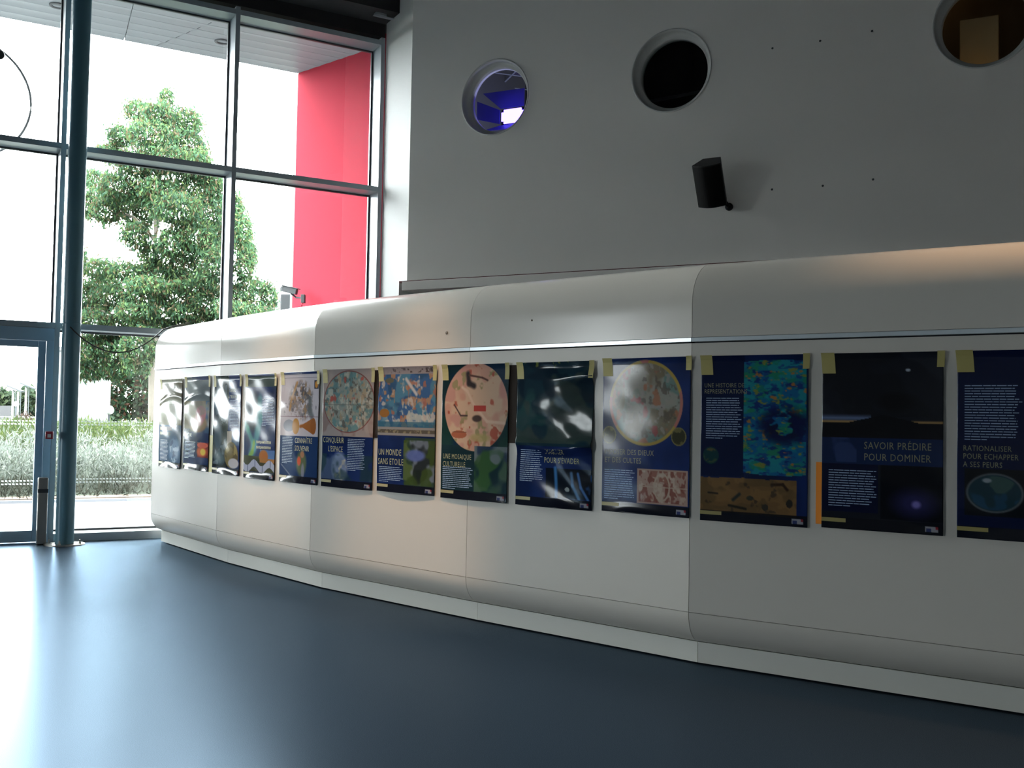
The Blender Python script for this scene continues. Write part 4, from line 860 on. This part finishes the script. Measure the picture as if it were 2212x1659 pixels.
# poster table: g0, g1 from px corners; titles (text, u, v, height); text blocks (u0,v0,u1,v1)
POS = {
 1: dict(t=[('#########', .06, .545, .032), ('########', .06, .60, .032)], b=[(.08, .69, .46, .925)], l='poster with creased silvery brown top and blue lower half, leftmost of the row'),
 2: dict(t=[('MEME LUNE', .03, .605, .042)], b=[(.05, .70, .5, .885)], l='poster with brown and pink picture over small fire photo, second from the left'),
 3: dict(t=[('UNIVERS', .60, .135, .036), ('À TROUVER', .57, .20, .036)], b=[(.63, .255, .95, .52)], l='dark smoky poster with golden moon disc and mustard strip on its left'),
 4: dict(t=[('###########', .42, .635, .026), ('###########', .42, .685, .026)], b=[(.58, .225, .95, .495)], l='dark blue poster with turquoise aurora and open white book'),
 5: dict(t=[('CONNAÎTRE', .42, .59, .052), ('SOUVENIR', .42, .66, .052)], b=[(.07, .592, .37, .825)], l='white sketch poster with brown shapes, titled CONNAÎTRE SOUVENIR'),
 6: dict(t=[('CONQUERIR', .02, .575, .052), ("L'ESPACE", .13, .65, .052)], b=[(.53, .585, .86, .85)], l='poster of an oval beige fresco, titled CONQUERIR L\'ESPACE'),
 7: dict(t=[('UN MONDE', .02, .655, .055), ('SANS ETOILE', .02, .73, .055)], b=[(.04, .80, .48, .925)], l='poster of a blue painted fresco, titled UN MONDE SANS ETOILE'),
 8: dict(t=[('UNE MOSAIQUE', .03, .665, .042), ('CULTURELLE', .03, .722, .042)], b=[(.03, .765, .5, .925)], l='dark poster with large salmon disc, titled UNE MOSAIQUE CULTURELLE'),
 9: dict(t=[('IMAGINER', .42, .60, .036), ("POUR S'ÉVADER", .40, .655, .042)], b=[(.06, .61, .38, .83)], l="creased glossy dark green poster, titled POUR S'ÉVADER"),
 10: dict(t=[('IMPOSER DES DIEUX', .03, .59, .038), ('ET DES CULTES', .03, .643, .038)], b=[(.03, .725, .40, .915)], l='navy poster with gold-ringed zodiac disc, titled IMPOSER DES DIEUX ET DES CULTES'),
 11: dict(t=[('UNE HISTOIRE DE', .03, .165, .029), ('REPRESENTATIONS', .03, .202, .029)], b=[(.05, .255, .40, .50)], l='navy poster with speckled turquoise panel, titled UNE HISTOIRE DE REPRESENTATIONS'),
 12: dict(t=[('SAVOIR PRÉDIRE', .36, .50, .044), ('POUR DOMINER', .36, .565, .044)], b=[(.06, .665, .47, .875)], l='near-black volcano poster, titled SAVOIR PRÉDIRE POUR DOMINER'),
 13: dict(t=[('RATIONALISER', .04, .505, .032), ('POUR ECHAPPER', .04, .548, .032), ('A SES PEURS', .04, .591, .032)], b=[(.05, .185, .43, .48)], l='navy poster cut off by the right frame edge, titled RATIONALISER'),
}
# left/right px at mid height for each poster on its face plane
PX = {1: (346.7, 394.3, 914), 2: (400.3, 454.3, 914), 3: (463, 521.3, 917), 4: (530.9, 597.3, 921), 5: (608, 689.8, 924), 6: (699, 808.5, 926), 7: (818.6, 942.4, 929), 8: (956.5, 1099.3, 934), 9: (1118.3, 1282.5, 939), 10: (1304.3, 1492.5, 943), 11: (1515.6, 1746.8, 949), 12: (1777, 2038.5, 956), 13: (2068.5, 2068.5, 962)}
def g_of(px, py):
    u = (px - 1106) / F_PX; v = (py - 829.5) / F_PX; X = cr * u + sr * v; Y = -sr * u + cr * v; dx, dy = X, cp + sp * Y
    for i in range(NP - 1):
        n = nor[i]; t = FP[i].dot(n) / (dx * n.x + dy * n.y); q = Vector((dx * t, dy * t)); s = (q - FP[i]).dot((FP[i + 1] - FP[i]).normalized())
        if s <= cum[i + 1] - cum[i] + 1e-4: return cum[i] + s
ZB = {i: (.965, 2.025) for i in range(1, 14)}
ZB.update({1: (.955, 2.01), 2: (.97, 2.02), 3: (.965, 2.015), 4: (.96, 2.01), 5: (.965, 2.015), 6: (.965, 2.025), 7: (.97, 2.03), 8: (.965, 2.03), 9: (.965, 2.03), 10: (.975, 2.04), 11: (.97, 2.04), 12: (.98, 2.04), 13: (.98, 2.04)})
curves_tmp = []
def text_verts(s):
    cu = bpy.data.curves.new('t', 'FONT'); cu.body = s; cu.size = 1; cu.resolution_u = 2; cu.space_character = 1.08
    o = bpy.data.objects.new('t', cu); COL.objects.link(o); bpy.context.view_layer.update()
    me = bpy.data.meshes.new_from_object(o.evaluated_get(bpy.context.evaluated_depsgraph_get()))
    bpy.data.objects.remove(o); bpy.data.curves.remove(cu); return me
for n in range(1, 14):
    P_ = POS[n]; x0, x1, ym = PX[n]; ga = g_of(x0, ym); gb = g_of(x1, ym) if n != 13 else ga + .78
    z0, z1 = ZB[n]; wd, ht = gb - ga, z1 - z0
    q0, _ = facept(ga); q1, _ = facept(gb); nn = Vector((q1 - q0)); nn = Vector((nn.y, -nn.x)).normalized(); nn = nn if nn.dot(-q0) > 0 else -nn
    r_ = random.Random(n * 13 + 5); ph = [r_.uniform(0, 6.28) for _ in range(8)]
    crease = {1: .9, 2: .8, 3: .8, 4: .6, 5: .6, 6: .7, 7: .8, 8: .7, 9: 2.3, 10: .4, 11: .35, 12: .3, 13: .3}[n]
    def surf(u, v, lift=0.0):
        # u,v may be numpy arrays; v downwards
        b = .012 + .006 * np.sin(PI * u) * crease + .0022 * crease * np.sin(7 * v + ph[0]) * np.sin(4.4 * u + ph[1]) + .0014 * crease * np.sin(15 * v + 5 * u + ph[2]) + .0009 * crease * np.sin(11 * u - 23 * v + ph[3])
        curl = np.clip((v - .92) / .08, 0, 1) ** 2 * .011 * np.sin(PI * np.clip(u, 0, 1)) ** .7 * (1.1 if n < 11 else .35)
        b = b + curl + np.clip((.05 - v) / .05, 0, 1) ** 2 * .008 + lift
        if n == 9: b = b + .020 * np.exp(-((v - .56 - .04 * np.sin(3 * u)) / .035) ** 2) + .014 * np.exp(-((v - .13 + .03 * u) / .04) ** 2) * u
        if n in (1, 2): b = b + .005 * np.exp(-((v - .27 + .08 * np.sin(2.5 * u)) / .03) ** 2)
        X = q0.x + (q1.x - q0.x) * u + nn.x * b; Y = q0.y + (q1.y - q0.y) * u + nn.y * b; Z = z1 - ht * v + 0 * u
        return np.stack([X, Y, Z], -1)
    po_ = empty('poster', (q0.x, q0.y, z0), P_['l'], 'poster', 'taped educational posters in a row')
    U = UU; V = VV; pts = surf(U, V).reshape(-1, 3); nv = len(pts)
    back = surf(U, V, -.0015).reshape(-1, 3)[[0, AW - 1, nv - AW, nv - 1]]
    i0 = (np.arange(AH - 1)[:, None] * AW + np.arange(AW - 1)[None, :]).ravel(); faces = np.stack([i0, i0 + AW, i0 + AW + 1, i0 + 1], 1)
    me = bpy.data.meshes.new('sheet'); me.vertices.add(nv); me.vertices.foreach_set('co', pts.ravel()); nf = len(faces)
    me.loops.add(nf * 4); me.loops.foreach_set('vertex_index', faces.ravel()); me.polygons.add(nf); me.polygons.foreach_set('loop_start', np.arange(nf) * 4); me.polygons.foreach_set('loop_total', np.full(nf, 4)); me.update(calc_edges=True)
    me.polygons.foreach_set('use_smooth', np.ones(nf, bool))
    col4 = np.ones((nv, 4), np.float32); col4[:, :3] = art(n).reshape(-1, 3); at_ = me.attributes.new('art', 'FLOAT_COLOR', 'POINT'); at_.data.foreach_set('color', col4.ravel())
    sh = link('sheet', me, 'print', po_)
    md = sh.modifiers.new('thickness', 'SOLIDIFY'); md.thickness = .0012; md.offset = -1 if False else 1
    # lettering
    for (tx, u, v, h) in P_['t']:
        if tx.startswith('#'):
            bm = bmesh.new(); uu = u * wd; r2 = random.Random(n)
            for ch in tx:
                for s_ in range(2):
                    w_ = .006; a = (uu + s_ * .013) / wd; b = (uu + s_ * .013 + w_) / wd; va, vb = v, v + h / ht
                    bm.faces.new([bm.verts.new(surf(np.array(x), np.array(y), .0016)) for x, y in ((a, vb), (b, vb), (b, va), (a, va))])
                a = uu / wd; b = (uu + .018) / wd; vm = r2.choice([v, v + h / ht * .45, v + h / ht * .85])
                bm.faces.new([bm.verts.new(surf(np.array(x), np.array(y), .0018)) for x, y in ((a, vm + .006 / ht), (b, vm + .006 / ht), (b, vm), (a, vm))])
                uu += .028
            obj('title_text', bm, 'title' if n < 10 else 'titled', sh, recalc=False); continue
        me = text_verts(tx); co_ = np.empty(len(me.vertices) * 3); me.vertices.foreach_get('co', co_); co_ = co_.reshape(-1, 3)
        sc = h / .73; xx = co_[:, 0] * sc * (.72 if n < 10 else .80); mw = (.98 - u) * wd; ex = xx.max()
        if ex > mw: xx = xx * mw / ex
        yy = co_[:, 1] * sc; me.vertices.foreach_set('co', surf(u + xx / wd, v + h / ht - yy / ht, .0016).ravel()); me.update()
        link('title_text', me, 'title' if n < 10 else 'titled', sh)
    for (u0, v0, u1, v1) in P_['b']:
        bm = bmesh.new(); v = v0; r2 = random.Random(n + 50); pitch = .0152 / ht
        while v < v1:
            u = u0; last = v + pitch >= v1; ue = u0 + (u1 - u0) * (r2.uniform(.86, 1.0) if not last else r2.uniform(.3, .6))
            while u < ue:
                w_ = min(r2.uniform(.02, .06) / wd, ue - u)
                if w_ < .004: break
                bm.faces.new([bm.verts.new(surf(np.array(x), np.array(y), .0016)) for x, y in ((u, v + .0052 / ht), (u + w_, v + .0052 / ht), (u + w_, v), (u, v))]); u += w_ + .004 / wd
            v += pitch
        o = obj('body_text', bm, 'body', sh, recalc=False); o['kind'] = 'stuff'
    def patch(name, u0, v0, u1, v1, m, lift=.003, sk=0, nu=4, nvv=4):
        bm = bmesh.new(); g = []
        for j in range(nvv + 1):
            row = []
            for i in range(nu + 1):
                uu = u0 + (u1 - u0) * i / nu + sk * (j / nvv); vv_ = v0 + (v1 - v0) * j / nvv; row.append(bm.verts.new(surf(np.array(uu), np.array(vv_), lift)))
            g.append(row)
        for a, b in zip(g, g[1:]):
            for i in range(nu): bm.faces.new((a[i], b[i], b[i + 1], a[i + 1]))
        return obj(name, bm, m, sh if name.startswith('footer') else po_, recalc=False)
    tp = patch('tape', -.012, -.004, .085 + .02 * (n > 9), .115, 'tape', sk=.012)
    if n not in (1,): patch('tape', .955, -.004, 1.015, .085 + .03 * (n < 10), 'tape', sk=-.006)
    o = patch('footer_label', .0, .94, .21, .962, 'label', .0018); o['label'] = 'ochre footer strip'
# coloured strips in the gaps between posters
def gap_strip(px, y0, y1, wpx, m, label, skew=0):
    ga = g_of(px - wpx / 2, (y0 + y1) / 2); gb = g_of(px + wpx / 2, (y0 + y1) / 2); q0, i = facept(ga); q1, _ = facept(gb); n = nor[i]
    Yd = q0.y; z1 = at(px, y0, Yd).z; z0 = at(px, y1, Yd).z; bm = bmesh.new(); o0, o1 = n * .001, n * .007
    c = [(q0 + o0, z0), (q1 + o0, z0), (q1 + o1, z0), (q0 + o1, z0), (q0 + o0, z1), (q1 + o0, z1), (q1 + o1, z1), (q0 + o1, z1)]
    hexa(bm, [Vector((p.x, p.y, z)) for p, z in c]); props(obj('paper_strip', bm, m), label, 'strip')
gap_strip(456.5, 940, 1019, 7.0, 'yellow', 'short mustard yellow strip between the second and third posters')
gap_strip(813, 800, 946, 9, 'brown', 'dark brown vertical strip left of the UN MONDE poster')
gap_strip(1108, 789, 957, 18, 'brown', "dark brown vertical strip left of the POUR S'ÉVADER poster")
gap_strip(1770, 998, 1131, 14, 'orange', 'bright orange vertical strip left of the volcano poster')

# ------------------------------------------------------------------ loudspeaker on the porthole wall
sc_ = at(1537, 395, 11.45)
fw = Vector((-math.sin(math.radians(13)), -math.cos(math.radians(13)), 0)); fw = (fw + Vector((-.30, 0, 0))).normalized()
th = math.radians(31); zz = Vector((0, 0, 1)); f3 = (fw * math.cos(th) - zz * math.sin(th)).normalized(); u3 = (zz * math.cos(th) + fw * math.sin(th)).normalized(); r3 = u3.cross(f3).normalized()
mt = Matrix(((r3.x, f3.x, u3.x, sc_.x), (r3.y, f3.y, u3.y, sc_.y), (r3.z, f3.z, u3.z, sc_.z), (0, 0, 0, 1)))
spk = empty('loudspeaker', sc_, 'black tilted loudspeaker on a wall bracket below the black porthole', 'loudspeaker')
bm = bmesh.new(); hw, hd, hh = .165, .15, .245
def ring(z):
    pts = [(-hw * .62, -hd), (hw * .62, -hd), (hw, hd * .55)]
    for k in range(9): a = k / 8; x = hw - 2 * hw * a; pts.append((x, hd * .62 + hd * .42 * math.sin(PI * a)))
    pts.append((-hw, hd * .55)); return [bm.verts.new(mt @ Vector((x, y, z))) for x, y in pts]
ra = ring(-hh); rb_ = ring(hh); bm.faces.new(ra); bm.faces.new(rb_[::-1])
for k in range(len(ra)): bm.faces.new((ra[k], ra[(k + 1) % len(ra)], rb_[(k + 1) % len(ra)], rb_[k]))
obj('cabinet', bm, 'speaker', spk)
bm = bmesh.new(); rows = []
for z in (-hh + .012, hh - .012):
    row = []
    for k in range(13): a = k / 12; x = (hw - .006) - 2 * (hw - .006) * a; row.append(bm.verts.new(mt @ Vector((x, hd * .635 + hd * .42 * math.sin(PI * a) + .006, z))))
    rows.append(row)
for k in range(12): bm.faces.new((rows[0][k], rows[0][k + 1], rows[1][k + 1], rows[1][k]))
obj('grille', bm, 'grille', spk)
wallp = HP(4.44, .0, 4.10)
bm = bmesh.new(); tube(bm, [mt @ Vector((0, -hd * .3, -hh)), mt @ Vector((.0, -hd * .9, -hh - .04)), wallp + HN * .12 + Vector((0, 0, .02)), wallp + HN * .02], .024, 10); obj('bracket_arm', bm, 'speaker', spk, True)
bm = bmesh.new(); lathe(bm, [(.045, 0), (.045, .02), (.03, .025)], 20, Matrix.Translation(wallp) @ HN.to_track_quat('Z', 'Y').to_matrix().to_4x4(), cap1=True); obj('wall_plate', bm, 'speaker', spk)
bm = bmesh.new(); bmesh.ops.create_uvsphere(bm, u_segments=16, v_segments=10, radius=.036, matrix=Matrix.Translation(mt @ Vector((0, -hd * .9, -hh - .035)))); obj('ball_joint', bm, 'darkgrey', spk, True)
